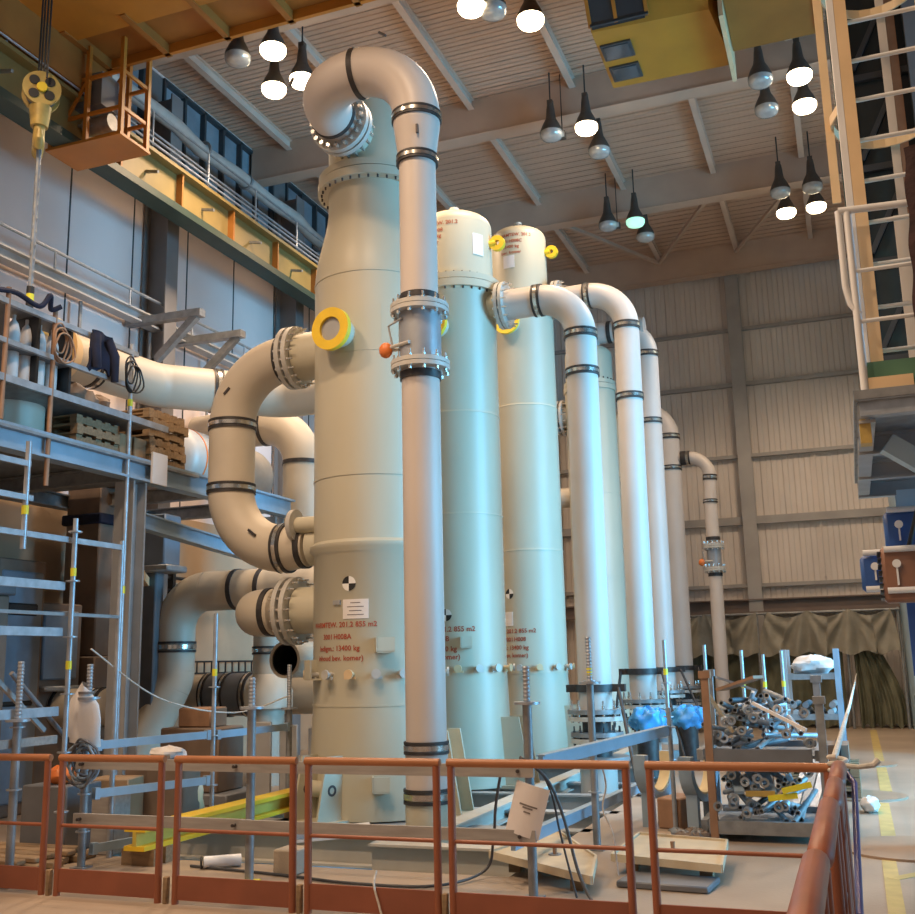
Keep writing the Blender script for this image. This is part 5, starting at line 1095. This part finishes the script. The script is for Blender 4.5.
for x, y, s, lb in ((-7.64,12.58,'on','lit pendant lamp at the upper left, upper one of the pair'),(-8.2,13.55,'on','lit pendant lamp at the upper left, lower one of the pair'),(-7.64,13.49,'on','lit pendant lamp partly behind the gooseneck bend'),
    (-8.26,12.55,'off','unlit pendant lamp left of the two lit ones at the upper left'),
    (-3.71,13.4,'on','lit pendant lamp at the top centre, just inside the photo'),(-4.42,12.75,'on','lit pendant lamp cut by the top photo edge'),(-4.15,12.95,'off','unlit pendant lamp cut by the top photo edge'),
    (-3.7,16.83,'on','single lit pendant lamp in the middle cluster'),(-4.35,16.82,'off','unlit pendant lamp left in the middle cluster'),(-3.69,17.8,'off','unlit pendant lamp right in the middle cluster'),
    (-.025,16.58,'on','lit pendant lamp at the right, upper one under the brown girder'),(.01,17.6,'on','lit pendant lamp at the right, lower one under the brown girder'),(-.64,16.45,'off','unlit pendant lamp under the brown girder, upper one'),(-.62,17.48,'off','unlit pendant lamp under the brown girder, lower one'),
    (-.567,22.1,'on','lit pendant lamp of the far right cluster, left one'),(.05,22.06,'on','lit pendant lamp of the far right cluster, right one'),(-.618,21.0,'off','unlit pendant lamp of the far right cluster, left one'),(.01,21.02,'off','unlit pendant lamp of the far right cluster, right one'),
    (-3.69,21.25,'green','greenish glowing pendant lamp of the far middle cluster'),(-4.29,21.2,'off','unlit pendant lamp left of the greenish one'),(-3.64,22.15,'off','unlit pendant lamp behind and below the greenish one')):
    lamp(lb, x, y, s)
for x, y, lb in ((-4.18,16.95,'small floodlight between the middle cluster lamps'),(-4.1,21.3,'small floodlight beside the greenish lamp')):
    t = thing('small_floodlight', lb, 'lamp', (x, y, 11.1)); MB().box((x-.06,y-.05,11.05),(x+.06,y+.05,11.18)).build('lamp_box', LAMPH, t); MB().tube([(x,y,11.18),(x,y,ZC)],.01,6).build('rod', DARK, t); MB().box((x-.05,y-.065,11.06),(x+.05,y-.05,11.17)).build('lens', LAMPG, t)

# ------------------------------------------------------------------ more pipework low on the left
t = thing('branch_pipe', 'upright tan branch pipe with dark band, behind the open black pipe end', 'pipe', (-8.35, 13.9, 0))
MB().cyl((-8.3,13.8,0),(-8.3,13.8,2.35),.24,None,28).build('straight_pipe', PIPE_TAN, t); band(t, (-8.3,13.8,1.95), (0,0,1), .24, .12); MB().lathe([(.24,.0),(.36,-.25),(.36,-.5)], (-8.3,13.8,1.6), n=28).build('cone', PIPE_TAN, t)
t = thing('dark_pipe_rail', 'thin black twin pipe rail with clamps on the tan wall above the swan neck pipe', 'rail', (-10.6, 15, 3.2))
for z in (3.0, 3.22): MB().tube([(-10.72,12.2,z),(-10.72,21,z)], .03, 8).build('rail_tube', BLACK, t)
for k in range(9): MB().box((-10.87,12.6+1.0*k,2.85),(-10.66,12.68+1.0*k,3.36)).build('clamp', BLACK, t)
t = thing('cable_ladder', 'dark slotted cable ladder low on the tan wall behind the swan neck pipe', 'cable ladder', (-10.6, 15, 1.6))
for z in (1.62, 1.82): MB().beam((-10.75,13.4,z),(-10.75,21,z),.03,.03).build('side_rail', BLACK, t)
for k in range(34): MB().beam((-10.75,13.5+.22*k,1.62),(-10.75,13.5+.22*k,1.82),.02,.02).build('slot_bar', BLACK, t)
for y in (14, 17, 20): MB().box((-10.89,y-.04,1.5),(-10.73,y+.04,1.6)).build('bracket', BLACK, t)
machine('brown_pump_set', 'dark brown pump housing on the floor behind the yellow beam', [('pump_body',(-8.6,11.6,.15),(-7.7,12.2,.95),MUR),('pump_base',(-8.8,11.5,0),(-7.5,12.3,.15),MGREY),('pump_cap',(-8.4,11.7,.95),(-7.9,12.1,1.2),RACKBR)], 'pump')
for k, (x, y) in enumerate(((-7.15,11.75),(-6.88,11.95),(-6.6,12.2))): slab('upright_panel', (x-.12,y-.03,0),(x+.12,y+.03,1.02-.05*k), STEEL_G, 'upright grey steel panel left of the front vessel foot, %s of three' % ('left','middle','right')[k], 'panel', .2)
